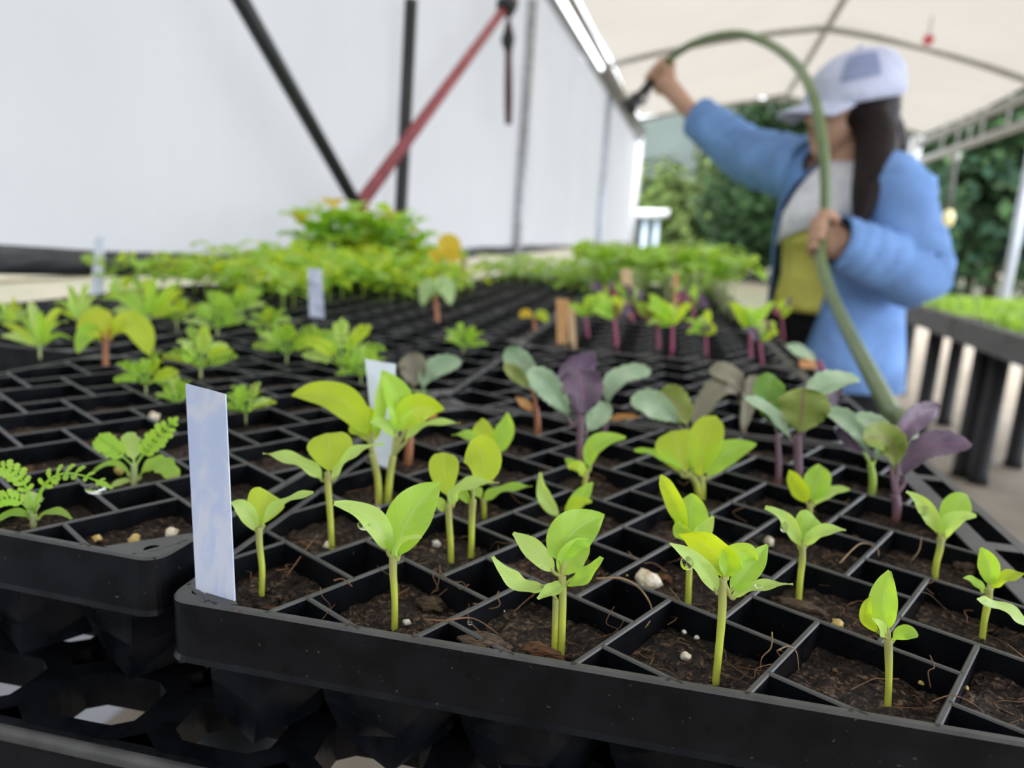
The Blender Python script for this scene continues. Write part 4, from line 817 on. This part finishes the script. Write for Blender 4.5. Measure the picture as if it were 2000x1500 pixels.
# left wall frame
pipe('wall_rail',gp(WX+.04,g0,zTop),gp(WX+.04,gEnd,zTop),.035,'galvanised','dark galvanised rail along the top of the white plastic wall')
zg=gco(atgx(1165,112,WX))[1]
bm=bmesh.new(); box(bm,(0,0,0),(.01,1,1),lambda p:gp(WX+.02+p.x*1+(EX-WX-.03)*p.z,zg+(gEnd-zg)*p.y,zTop+(zE-zTop)*p.z)); struct('trim_1',bm,'galvanised')
def wallpole(name,px0,px1,off,r,mat,label,toground=False,cat='post',ext=0):
    a=atgx(*px0,WX+off); b=atgx(*px1,WX+off); d=b-a
    if toground: b=V((b.x,b.y,0)); a=V((b.x,b.y,a.z)) if toground==2 else a
    else: b=b+d*ext; a=a-d*.35
    return pipe(name,a,b,r,mat,label,cat)
wallpole('post',(1040,0),(1007,465),.05,.03,'galvanised','grey-green post on the white wall, right of the hanging strap',True)
a=atgx(1182,300,WX+.04); pipe('post',V((a.x,a.y,0)),V((a.x,a.y,zTop)),.035,'pipe_blue','faint pale post near the far end of the white wall','post')
a=atgx(1240,400,WX); pipe('post',V((a.x,a.y,0)),V((a.x,a.y,zTop+.1)),.05,'galvanised','end post where the white wall stops and the trees begin','post')
wallpole('post',(803,0),(767,392),.05,.0235,'pole_black','upright black post on the white wall, crossed by the red strut',True)
wallpole('brace_pole',(470,0),(703,412),.12,.0195,'pole_black','slanting black pole across the white wall',cat='pole',ext=.10)
wallpole('brace_pole',(990,10),(706,395),.10,.022,'strut_red','slanting dull red strut crossing the black post',cat='pole',ext=.05)
a=atgx(990,12,WX+.11); bm=bmesh.new(); ball(bm,a,.055,2,(1,1.3,.9),.3,2); tag(obj('pipe_clamp',bm,'pole_black',origin=a),'dark clamp at the top end of the red strut','clamp')
st=empty('hanging_strap',atgx(993,40,WX+.1),'dark strap hanging from the clamp in front of the white wall','strap')
bm=bmesh.new(); P=[atgx(993,y,WX+.1) for y in (30,70,110,160,205,243)]; tube(bm,P,[.006,.03,.018,.022,.022,.018],8); obj('webbing',bm,'strap_dark',st)
bm=bmesh.new(); ball(bm,atgx(992,78,WX+.1),.035,2,(1,1,1.4)); obj('buckle',bm,'pole_black',st)
# things hanging from the right side
a=atgx(1867,296,gX2); b=atgx(1853,418,gX2); h=empty('hanging_lamp',a,'pale yellow bulb hanging on a dark cord from the right rail','lamp')
bm=bmesh.new(); tube(bm,[a,b],.028,8); obj('cord',bm,'cord_grey',h)
bm=bmesh.new(); ball(bm,a-V((0,0,.06)),.055,2,(1,1,1.4)); obj('hook',bm,'pipe_pale',h)
bm=bmesh.new(); ball(bm,b-V((0,0,.05)),.075,3,(.85,.85,1.35)); obj('bulb',bm,'bulb_yellow',h)

d=.5
while d<9:
    a=at(1813,78,d); gx,gy,z=gco(a); zr=roofpt((gx-EX)/(gX2-EX),0,0)[1]
    if z>zr-.16: break
    d+=.02
h=empty('hanging_tag',a,'small red round tag hanging from the cream roof','tag')
bm=bmesh.new(); tube(bm,[a+V((0,0,.04)),a+V((0,0,.17))],.004,6); obj('string',bm,'cord_grey',h)
bm=bmesh.new(); bmesh.ops.create_cone(bm,cap_ends=True,segments=20,radius1=.04,radius2=.04,depth=.012); bmesh.ops.rotate(bm,verts=bm.verts,matrix=M.Rotation(PI/2,3,'X')); bmesh.ops.translate(bm,verts=bm.verts,vec=a); obj('disc',bm,'red_tag',h)
# ------------------------------------------------------------------ floor and outdoors
bm=bmesh.new(); box(bm,(WX-.1,g0-3,-.12),(gX2+.6,gE+1,0),lambda p:gp(p.x,p.y,p.z)); struct('floor',bm,'concrete')
bm=bmesh.new(); rows=[]
for i in range(41):
    r=[]
    for j in range(41): x,y=-60+i*4,-40+j*6; r.append(bm.verts.new(gp(x,y,-.08+(.25*NZ.noise(V((x*.08,y*.08,0))) if abs(x)>8 or y>20 else 0))))
    rows.append(r)
for i in range(40):
    for j in range(40): bm.faces.new((rows[i][j],rows[i+1][j],rows[i+1][j+1],rows[i][j+1]))
struct('ground',bm,'outdoor_ground',True)
bm=bmesh.new(); box(bm,(gX2+.6,1,-.075),(gX2+2.4,16,-.02),lambda p:gp(p.x,p.y,p.z)); struct('path',bm,'gravel')
bm=bmesh.new(); box(bm,(-16,4,-.075),(-9.5,14,-.01),lambda p:gp(p.x,p.y,p.z)); struct('path_outside',bm,'straw')
bm=bmesh.new(); rows=[]; tops=[(700,330),(1000,300),(1200,236),(1320,208),(1420,188),(1560,184),(1750,225),(2000,240),(2400,240)]
for k,(x,y) in enumerate(smoothpts(tops,4)):
    r=[]
    for t,dd in ((0,150),(.35,128),(.7,105),(1,85)):
        p=at(x,y,150); b=at(x,480,dd); z=p.z*(1-t)**1.2; q=at(x,480,dd); r.append(bm.verts.new(V((q.x,q.y,z-1+3*NZ.noise(V((k*.9,t*3,0)))*(1-t)))))
    rows.append(r)
for i in range(len(rows)-1):
    for j in range(3): bm.faces.new((rows[i][j],rows[i+1][j],rows[i+1][j+1],rows[i][j+1]))
struct('hill',bm,'hill_forest',True)
def tree(name,label,px,D,h,rad,mat,seed,trunk=.25,n=1900,ls=.3,group='trees beyond the greenhouse'):
    b=at(px,480,D); b.z=-.08; rnd=R(seed); rt=empty(name,b,label,'tree',group)
    bm=bmesh.new(); tube(bm,[b,b+V((.1,0,h*.35)),b+V((0,.1,h*.75))],[.035*h*.5,.025*h*.5,.01*h*.5],8); obj('trunk',bm,'tree_trunk',rt)
    bm=bmesh.new(); blobs=[(V((rnd.uniform(-.5,.5)*rad,rnd.uniform(-.5,.5)*rad,h*rnd.uniform(trunk+.12,.85))),rad*rnd.uniform(.45,.75)) for _ in range(9)]
    for k in range(n):
        c,r=rnd.choice(blobs); d=V((rnd.gauss(0,1),rnd.gauss(0,1),rnd.gauss(0,1))).normalized(); p=b+c+d*r*rnd.uniform(.6,1.05)
        if p.z<.05: continue
        t=d.orthogonal().normalized(); t.rotate(M.Rotation(rnd.uniform(0,6.28),3,d)); nn=(d+V((rnd.uniform(-.6,.6),rnd.uniform(-.6,.6),rnd.uniform(0,.8)))).normalized(); t=(t-nn*t.dot(nn)).normalized(); s=nn.cross(t); l=ls*rnd.uniform(.6,1.3)
        a=[bm.verts.new(p-t*l*.5),bm.verts.new(p+s*l*.3+nn*l*.08),bm.verts.new(p+t*l*.5-nn*l*.1),bm.verts.new(p-s*l*.3+nn*l*.08)]; bm.faces.new(a)
    obj('foliage',bm,mat,rt,smooth=False)
T=[(1330,30,3.6,2.2,'forest_mid','low olive bushy tree straight right of the wall end'),(1395,34,5.0,2.4,'forest_mid','mid-green tree under the raised sleeve'),(1462,26,5.6,2.3,'forest_dark','dark green tree left of the woman, below her arm'),(1440,42,7.5,3.2,'forest_mid','lighter tree behind the dark one left of the woman'),
 (1530,22,7.2,2.6,'forest_dark','tall dark tree behind the woman\'s face'),(1640,24,7,3,'forest_dark','dark tree hidden mostly behind the woman\'s torso'),(1790,19,6.2,2.6,'forest_dark','dark tree right behind the woman\'s back'),(1870,15,6.0,2.4,'forest_dark','dense dark tree behind the hanging bulb'),(1945,14,6.4,2.2,'forest_teal','blue-green tree left of the blue-grey post'),(2030,13,6.5,2.4,'forest_dark','dark tree at the right picture edge'),(1905,22,8.5,3.2,'forest_teal','taller blue-green tree at the back on the right')]
for i,(px,D,h,r,mt,lab) in enumerate(T): tree('tree',lab,px,D,h,r,mt,300+i,trunk=.02,ls=.16*D/12+.10,n=2600)
sh=empty('shelter',at(1270,470,20),'small white flat-roofed shelter outside, right of the wall end','shelter')
D=20; c0=at(1238,424,D); c1=at(1306,424,D); ux=(c1-c0).normalized(); uy=V((-ux.y,ux.x,0)).normalized(); W=(c1-c0).length
def shp(p): return c0+ux*p.x+uy*p.y+V((0,0,p.z))
bm=bmesh.new(); box(bm,(0,0,0),(W,1.6,.2),shp); obj('roof',bm,'white_paint',sh)
for x in (W*.38,W*.72):
    for y in (.2,1.4): bm=bmesh.new(); a=shp(V((x,y,0))); tube(bm,[V((a.x,a.y,-.1)),a],.07,8); obj('post',bm,'post_blue',sh)
bm=bmesh.new(); box(bm,(.12,.3,-1.0),(W*.3,1.3,0),shp); obj('cupboard',bm,'hill_forest',sh)
# ------------------------------------------------------------------ bench on the right with its greens
zB=.80; e0=atz(1762,588,zB); e1=atz(2010,662,zB); ex=(e1-e0).normalized(); ey=V((-ex.y,ex.x,0)); 
if ey.dot(CR)<0: ey=-ey
LB2=(e1-e0).length
def bp(p): return e0+ex*p.x+ey*p.y+V((0,0,p.z))
b2=empty('nursery_bench',V((e0.x,e0.y,0)),'grey-black bench with thick black legs behind the woman, green trays on top','bench')
for x0_,x1_ in ((-.9,LB2*.52),(LB2*.52+.02,LB2+1.2)):
    bm=bmesh.new(); box(bm,(x0_,0,-.11),(x1_,.05,0),bp); box(bm,(x0_,1.15,-.11),(x1_,1.2,0),bp); box(bm,(x0_,0.05,-.11),(x0_+.05,1.15,0),bp); box(bm,(x1_-.05,.05,-.11),(x1_,1.15,0),bp); box(bm,(x0_+.05,.05,-.06),(x1_-.05,1.15,-.03),bp); obj('top',bm,'bench_rim',b2,smooth=False)
for x,y,back in ((1757,770,0),(1795,850,0),(1876,930,0),(1908,944,0),(1978,912,0),(1842,830,0)):
    p=atz(x,y,0); bm=bmesh.new(); t=(p-e0).dot(ey); q=p-ey*max(0,(.06-t)) if t<.06 else p
    tube(bm,[V((p.x,p.y,0)),V((p.x,p.y,.05)),V((p.x,p.y,zB-.05))],[.05,.043,.043],14); obj('leg',bm,'bench_plastic',b2)
bm=bmesh.new(); rnd=R(9); 
for k in range(5200):
    x=rnd.uniform(-.8,LB2+1.1); y=rnd.uniform(.10,1.1); h=.055*(1+.6*NZ.noise(V((x*2,y*2,0))))*rnd.uniform(.7,1.3); p=bp(V((x,y,-.03))); a=rnd.uniform(0,6.28); d=V((math.cos(a),math.sin(a),0)); w=.006; s=V((-d.y,d.x,0))
    q=[p-s*w*.5,p+s*w*.5,p+s*w+d*h*.2+V((0,0,h*.7)),p+d*h*.45+V((0,0,h)),p-s*w+d*h*.2+V((0,0,h*.7))]; f=bm.faces.new([bm.verts.new(v) for v in q]); f.material_index=rnd.choice((0,0,1,2))
tag(obj('microgreens',bm,['leaf_mid','leaf_deep','leaf_pale'],origin=bp(V((0,.5,0)))),'carpet of pale green sprouts growing on the right bench','sprouts',None,'stuff')
pr=[proto('pale_seedling',.15,9,.03,.07,['leaf_light','leaf_pale'],'stem_pale',s,spread=.9,top=.4) for s in (41,42)]
crowd(pr,[tuple(bp(V((x,y,-.03)))) for x,y in ((.35,.9),(.48,1.0),(.3,1.05),(.7,.95),(.95,1.0),(1.3,.9))],'pale taller seedling at the back of the right bench, left of the blue-grey post','seedling','pale seedlings on the right bench',4); drop(pr)
# ------------------------------------------------------------------ the woman
Z=V((0,0,1)); ch=V((CR.x,CR.y,0)).normalized(); cf=V((CF.x,CF.y,0)).normalized()
F=(-ch*.86-cf*.5).normalized(); Lf=V((-F.y,F.x,0)) 
if Lf.dot(ch)<0: Lf=-Lf
S=at(1650,335,1.75); N0=at(1657,318,1.75); KS=.84; H=at(1654,222,1.75); FH=(-ch*.96-cf*.22).normalized(); LH=V((-FH.y,FH.x,0)); LH=LH if LH.dot(cf)<0 else -LH
Rs,Re,Rw,Rh=at(1588,335,1.90),at(1468,292,2.08),at(1352,222,2.22),at(1296,160,2.28)
Ls,Le,Lw,Lh=at(1742,374,1.64),at(1782,522,1.60),at(1655,482,1.575),at(1612,463,1.555)
hx,hy=S.x-.01*F.x,S.y-.01*F.y
def tc(z,f=0,l=0): return V((hx,hy,z))+F*f+Lf*l+F*(.0)
sz=S.z
person=empty('person',V((hx,hy,0)),'person in blue cardigan, yellow shirt and pale cap, raising a hose with one hand','person')
HP=[(1283,146,2.285),(1312,112,2.24),(1352,86,2.16),(1402,70,2.07),(1452,68,1.99),(1506,88,1.89),(1556,128,1.74),(1588,186,1.61),(1604,262,1.56),(1612,340,1.55),(1612,410,1.555),(1606,463,1.56),(1603,505,1.53),(1620,565,1.44),(1654,640,1.25),(1698,725,1.02),(1740,805,.89),(1772,880,.83)]
hose=[tuple(at(*p)) for p in HP]; hose.append(tuple(V(hose[-1])+V((.03,-.02,-.3)))); hose.append((hose[-1][0]+.05,hose[-1][1]-.05,.03)); hose.append((hose[-1][0]-.5,hose[-1][1]-.35,.016))
def lathe(bm,rings,n=24,cap=True,arc=None):
    """rings of (centre, half vector a, half vector b); arc=(start,end) angles leave an opening"""
    vs=[]
    for k,(c,a,b) in enumerate(rings):
        t0,t1=arc[k] if arc else (0,2*PI); N=n+1 if arc else n
        vs.append([bm.verts.new(V(c)+V(a)*(KS*math.cos(t0+(t1-t0)*j/n))+V(b)*(KS*math.sin(t0+(t1-t0)*j/n))) for j in range(N)])
    for i in range(len(vs)-1):
        for j in range(n if arc else n):
            q=(j+1) if arc else (j+1)%n; bm.faces.new((vs[i][j],vs[i][q],vs[i+1][q],vs[i+1][j]))
    if cap and not arc: bm.faces.new(vs[0][::-1]); bm.faces.new(vs[-1])
    return vs
B=bmesh.new()
# trunk, neck, head
lathe(B,[(tc(.80),F*.10,Lf*.155),(tc(.90),F*.10,Lf*.15),(tc(1.0),F*.085,Lf*.125),(tc(1.12),F*.095,Lf*.135),(tc(sz-.09),F*.10,Lf*.15),(tc(sz-.02),F*.075,Lf*.13),(tc(sz+.015),F*.05,Lf*.06)])
tube(B,[S-Z*.06,N0-F*.005,H-Z*.05-FH*.02],[.058,.05,.05],14)
ball(B,H-FH*.012+Z*.02,1,3,(1,1,1),mx=M(((FH.x*.098,LH.x*.074,0),(FH.y*.098,LH.y*.074,0),(0,0,.098))))
ball(B,H+FH*.025-Z*.045,1,3,mx=M(((FH.x*.062,LH.x*.055,0),(FH.y*.062,LH.y*.055,0),(0,0,.062))))
ball(B,H+FH*.062-Z*.085,.020,2)                       # chin
tube(B,[H+FH*.082+Z*.012,H+FH*.099-Z*.018,H+FH*.092-Z*.03],[.007,.012,.011],8)   # nose
tube(B,[H+FH*.079-Z*.05-LH*.016,H+FH*.088-Z*.05,H+FH*.079-Z*.05+LH*.016],[.006,.009,.006],8)
for s in (-1,1): ball(B,H-FH*.005+LH*s*.073-Z*.005,1,2,mx=M(((FH.x*.016,LH.x*.008,0),(FH.y*.016,LH.y*.008,0),(0,0,.03))))
for a,b,c,r in ((Rs,Re,Rw,(.05,.047,.042,.036,.026)),(Ls,Le,Lw,(.05,.047,.042,.036,.026))):
    tube(B,[a,(a+b)/2,b,(b+c)/2,c],r,14); ball(B,a,.055,2)
def hand(B,c,axis,wrist,rr,flip=1):
    axis=axis.normalized(); w=(wrist-c); w=(w-axis*w.dot(axis)).normalized(); s=axis.cross(w)*flip
    pc=c+w*(rr+.022); tube(B,[wrist,(wrist*.5+pc*.5),pc],[.026,.029,.031],12)
    ball(B,pc+w*.004,1,3,mx=M(((w.x*.034,s.x*.019,axis.x*.044),(w.y*.034,s.y*.019,axis.y*.044),(w.z*.034,s.z*.019,axis.z*.044))))
    for i,(l,r) in enumerate(((225,.0088),(240,.0092),(230,.0088),(200,.0078))):
        P=[]
        for k in range(8):
            a=math.radians(25+l*k/7); q=rr+.010+(.006 if k==2 else 0); P.append(c+axis*((1.5-i)*.0205)+(w*math.cos(a)+s*math.sin(a))*q)
        tube(B,P,[r*1.08,r*1.08,r*1.12,r,r,r*.96,r*.9,r*.7],8)
    P=[]
    for k in range(6):
        a=math.radians(-15-150*k/5); P.append(c+axis*(.036+.012*k/5)+(w*math.cos(a)+s*math.sin(a))*(rr+.011))
    tube(B,P,[.013,.012,.011,.0105,.0095,.007],8)
def hdir(i): return V(hose[i+1])-V(hose[i-1])
hand(B,V(hose[11]),-hdir(11),Lw,.0118,1); hand(B,V(hose[0])*.6+V(hose[1])*.4-(V(hose[1])-V(hose[0]))*.3,V(hose[1])-V(hose[0]),Rw,.0118,-1)
# legs and feet
for s in (-1,1):
    hip=tc(.82,0,s*.075); kn=tc(.44,.02,s*.08); an=tc(.08,-.02,s*.085); tube(B,[hip,(hip+kn)/2,kn,(kn+an)/2,an],[.085,.07,.052,.05,.036],14)
    ball(B,tc(.04,.05,s*.09),1,2,mx=M(((F.x*.12,Lf.x*.042,0),(F.y*.12,Lf.y*.042,0),(0,0,.038))))
bod=obj('body',B,'skin',person); md=bod.modifiers.new('union','REMESH'); md.mode='VOXEL'; md.voxel_size=.0045; md.use_smooth_shade=True
sm=bod.modifiers.new('soft','SMOOTH'); sm.factor=.5; sm.iterations=3
for s in (-1,1):
    bm=bmesh.new(); ball(bm,H+FH*.078+LH*s*.03+Z*.012,.010,2,(1,1,.6)); obj('eye',bm,'eye_dark',person)
bm=bmesh.new(); tube(bm,[H+FH*.084-Z*.05-LH*.014,H+FH*.094-Z*.05,H+FH*.084-Z*.05+LH*.014],[.003,.0045,.003],8); obj('mouth',bm,'lip',person)
# hair: cap of hair and long locks falling before and behind the shoulder
bm=bmesh.new()
ball(bm,H-FH*.028+Z*.012,1,3,mx=M(((FH.x*.098,LH.x*.085,0),(FH.y*.098,LH.y*.085,0),(0,0,.10))))
D_=1.70
for P,r in (([(1702,222,1.69),(1712,275,1.67),(1706,330,1.63),(1690,390,1.60),(1680,440,1.585)],[.034,.046,.042,.030,.010]),([(1706,222,1.75),(1722,262,1.78),(1734,300,1.80),(1730,335,1.82)],[.045,.052,.045,.02]),([(1690,230,1.80),(1700,270,1.82),(1712,325,1.85)],[.05,.055,.04]),([(1682,212,1.69),(1692,255,1.68),(1696,310,1.65),(1690,360,1.62)],[.02,.026,.028,.02])):
    Q=smoothpts([(*at(x,y,d),q) for (x,y,d),q in zip(P,r)],4); tube(bm,[q[:3] for q in Q],[q[3] for q in Q],12)
o=obj('hair',bm,'hair',person); md=o.modifiers.new('union','REMESH'); md.mode='VOXEL'; md.voxel_size=.008; md.use_smooth_shade=True
# cap
up=(Z+FH*-.10).normalized(); fw=(FH+Z*-.22).normalized(); CC=H+Z*.040-FH*.012; capo=bpy.data.objects.new('cap',None)
def capring(k,n=10):
    a=PI/2*k/n; r=math.cos(a)**.8 if k<n else 0; h=math.sin(a); c=CC+Z*.105*h+fw*.0; return (c,FH*.118*r-Z*.028*r,LH*.096*r-FH*0)
KS=1
bm=bmesh.new(); lathe(bm,[(CC-Z*.018,FH*.116-Z*.028,LH*.094)]+[capring(k) for k in range(10)]+[(CC+Z*.105,FH*.004,LH*.004)],28,cap=True)
hat=obj('cap',bm,'cap_lilac',person)
bm=bmesh.new(); rows=[]
for i in range(7):
    t=i/6; r=[]
    for j in range(15):
        a=math.radians(-62+124*j/14); r.append(bm.verts.new(CC+FH*(.112*math.cos(a)*1.0+.078*t*math.cos(a)**.7)+LH*(.094*math.sin(a)*(1-.06*t))-Z*(.034+.024*t-.02*math.cos(a)*(1-t))-Z*(-.014*math.cos(a)*t+.012)))
    rows.append(r)
for i in range(6):
    for j in range(14): bm.faces.new((rows[i][j],rows[i][j+1],rows[i+1][j+1],rows[i+1][j]))
o=obj('brim',bm,'cap_lilac',hat); so=o.modifiers.new('thick','SOLIDIFY'); so.thickness=.004
bm=bmesh.new(); rows=[]
for i in range(5):
    r=[]
    for j in range(7):
        a=math.radians(42+44*j/6); e=math.radians(18+38*i/4); q=math.cos(e)**.8*1.02
        r.append(bm.verts.new(CC+Z*.107*math.sin(e)+(FH*.118*math.cos(a)+LH*.097*math.sin(a))*q-Z*.028*q*math.cos(a)))
    rows.append(r)
for i in range(4):
    for j in range(6): bm.faces.new((rows[i][j],rows[i][j+1],rows[i+1][j+1],rows[i+1][j]))
obj('panel',bm,'cap_panel',hat)
bm=bmesh.new(); ball(bm,CC+Z*.108,.008,2,(1,1,.6)); obj('button',bm,'cap_lilac',hat)
# shirt with lilac yoke, trousers
KS=.84
zy=sz-.135
bm=bmesh.new(); lathe(bm,[(tc(.945,.0),F*.128,Lf*.165),(tc(.96,.0),F*.132,Lf*.165),(tc(1.03,.005),F*.118,Lf*.15),(tc(1.10,.01),F*.125,Lf*.152),(tc(zy-.04,.015),F*.128,Lf*.158),(tc(zy+.06,.008),F*.112,Lf*.15)],32,cap=False); o=obj('shirt',bm,'shirt_yellow',person); o.modifiers.new('thick','SOLIDIFY').thickness=.004
bm=bmesh.new(); lathe(bm,[(tc(zy-.005,.015),F*.138,Lf*.166+Z*.055),(tc(zy+.05,.010),F*.128,Lf*.163+Z*.02),(tc(sz-.05,0),F*.102,Lf*.15),(tc(sz-.01,0),F*.085,Lf*.11),(tc(sz+.02,0),F*.066,Lf*.07)],32,cap=False); o=obj('shirt_yoke',bm,'yoke_lilac',person); o.modifiers.new('thick','SOLIDIFY').thickness=.004
bm=bmesh.new(); lathe(bm,[(tc(.985),F*.114,Lf*.15),(tc(.90),F*.122,Lf*.168),(tc(.80),F*.12,Lf*.172),(tc(.75),F*.10,Lf*.165)],28)
for s in (-1,1):
    hip=tc(.80,0,s*.08); kn=tc(.44,.02,s*.085); an=tc(.07,-.02,s*.088); tube(bm,[hip,(hip+kn)/2,kn,(kn+an)/2,an],[.098,.088,.072,.066,.062],16)
o=obj('trousers',bm,'trousers_black',person); md=o.modifiers.new('union','REMESH'); md.mode='VOXEL'; md.voxel_size=.008; md.use_smooth_shade=True
for s in (-1,1):
    bm=bmesh.new(); ball(bm,tc(.042,.05,s*.09),1,3,mx=M(((F.x*.135,Lf.x*.05,0),(F.y*.135,Lf.y*.05,0),(0,0,.044)))); obj('shoe',bm,'shoe_dark',person)
# cardigan: open front, two sleeves
d2=math.radians
bm=bmesh.new()
R_=[(tc(.775,-.02),F*.165,Lf*.225,8,318),(tc(.86,-.02),F*.16,Lf*.215,12,316),(tc(.95,-.015),F*.15,Lf*.20,20,315),(tc(1.04,-.01),F*.145,Lf*.192,26,314),(tc(1.12,-.005),F*.145,Lf*.192,34,314),(tc(sz-.08,-.005),F*.138,Lf*.192,44,314),(tc(sz-.03,-.01),F*.115,Lf*.175,52,312),(tc(sz+.005,-.02),F*.085,Lf*.125,60,308),(tc(sz+.025,-.025),F*.07,Lf*.08,70,300)]
vs=lathe(bm,[r[:3] for r in R_],40,arc=[(d2(r[3]),d2(r[4])) for r in R_])
for row in vs:                                           # folds in the hanging cloth
    for v in row: 
        q=v.co-V((hx,hy,v.co.z)); v.co+=q.normalized()*.010*NZ.noise(V((v.co.x*14,v.co.y*14,v.co.z*4)))
def sleeve(a,b,c,rad,cuff):
    P=[a+(S-a)*.36+Z*.012,a,(a*.5+b*.5),b,(b*.6+c*.4),(b*.25+c*.75),c]; Q=smoothpts([(*p,r) for p,r in zip(P,rad)],6); n=20; rings=[]; up_=None
    for i,q in enumerate(Q):
        p=V(q[:3]); t=(V(Q[min(i+1,len(Q)-1)][:3])-V(Q[max(i-1,0)][:3])).normalized()
        if up_ is None: up_=t.orthogonal().normalized()
        up_=(up_-t*up_.dot(t)).normalized(); s=t.cross(up_)
        rings.append([bm.verts.new(p+(up_*math.cos(2*PI*j/n)+s*math.sin(2*PI*j/n))*q[3]*(1+.07*NZ.noise(V((j*.55,i*.55,rad[0]*99)))+.05*math.sin(i*1.9+j*.6))-Z*.008*math.sin(PI*i/len(Q))) for j in range(n)])
    for i in range(len(rings)-1):
        for j in range(n): bm.faces.new((rings[i][j],rings[i][(j+1)%n],rings[i+1][(j+1)%n],rings[i+1][j]))
sleeve(Rs,Re-Z*.012,Re*.12+Rw*.88,[.05,.080,.075,.070,.063,.056,.054],1)
sleeve(Ls,Le+Lf*.005,Lw*.45+Lh*.55,[.055,.078,.072,.070,.060,.055,.052],1)
o=obj('cardigan',bm,'cardigan_blue',person); so=o.modifiers.new('thick','SOLIDIFY'); so.thickness=.006; so.offset=1
# hose with nozzle
ho=empty('garden_hose',V(hose[11]),'green garden hose looping from the raised hand down past the tray','hose')
Q=smoothpts(hose,6); bm=bmesh.new(); tube(bm,Q,.0112,14); obj('tubing',bm,'hose_pale',ho)
a=V(hose[0]); nd=(at(1226,212,2.29)-a); 
bm=bmesh.new(); tube(bm,[a-nd*.05,a+nd*.25,a+nd*.3,a+nd*.62,a+nd*.66,a+nd*.86,a+nd*.9,a+nd*1.0],[.017,.017,.012,.012,.021,.021,.026,.027],14); nz=obj('nozzle',bm,'pole_black',ho)
bm=bmesh.new(); tube(bm,[a+nd*.2-Z*.015,a+nd*.4-Z*.045,a+nd*.68-Z*.02],[.006,.007,.006],8); obj('trigger',bm,'galvanised',nz)
# ------------------------------------------------------------------ light: bright overcast sky, soft sun high behind the roof film
w=bpy.data.worlds.new('sky'); SC.world=w; w.use_nodes=True; nt=w.node_tree; bg=nt.nodes['Background']
tcn=nt.nodes.new('ShaderNodeTexCoord'); sp=nt.nodes.new('ShaderNodeSeparateXYZ'); nt.links.new(tcn.outputs['Generated'],sp.inputs[0])
rp=nt.nodes.new('ShaderNodeValToRGB'); nt.links.new(sp.outputs[2],rp.inputs[0]); e=rp.color_ramp.elements
e[0].position=.0; e[0].color=(.80,.87,1,1); e[1].position=.6; e[1].color=(.97,.98,1,1)
nt.links.new(rp.outputs[0],bg.inputs[0]); bg.inputs[1].default_value=3.5
sd=bpy.data.lights.new('sun','SUN'); sd.energy=3.4; sd.angle=math.radians(40); sd.color=(1,.96,.9); so=bpy.data.objects.new('sun',sd); COL.objects.link(so)
dirv=(GX*.25+GY*.45-Z*1.2).normalized(); so.rotation_euler=dirv.to_track_quat('-Z','Y').to_euler(); so.location=gp(-3,3,6)
# the helper property is not part of the scene
for o in SC.objects:
    if '_o' in o: del o['_o']
SC.view_settings.view_transform='Standard'; SC.view_settings.look='None'; SC.view_settings.exposure=.68; SC.view_settings.gamma=1; SC.view_settings.use_curve_mapping=False
SC.cycles.use_denoising=True; SC.cycles.max_bounces=10; SC.cycles.transparent_max_bounces=8; SC.cycles.sample_clamp_indirect=8
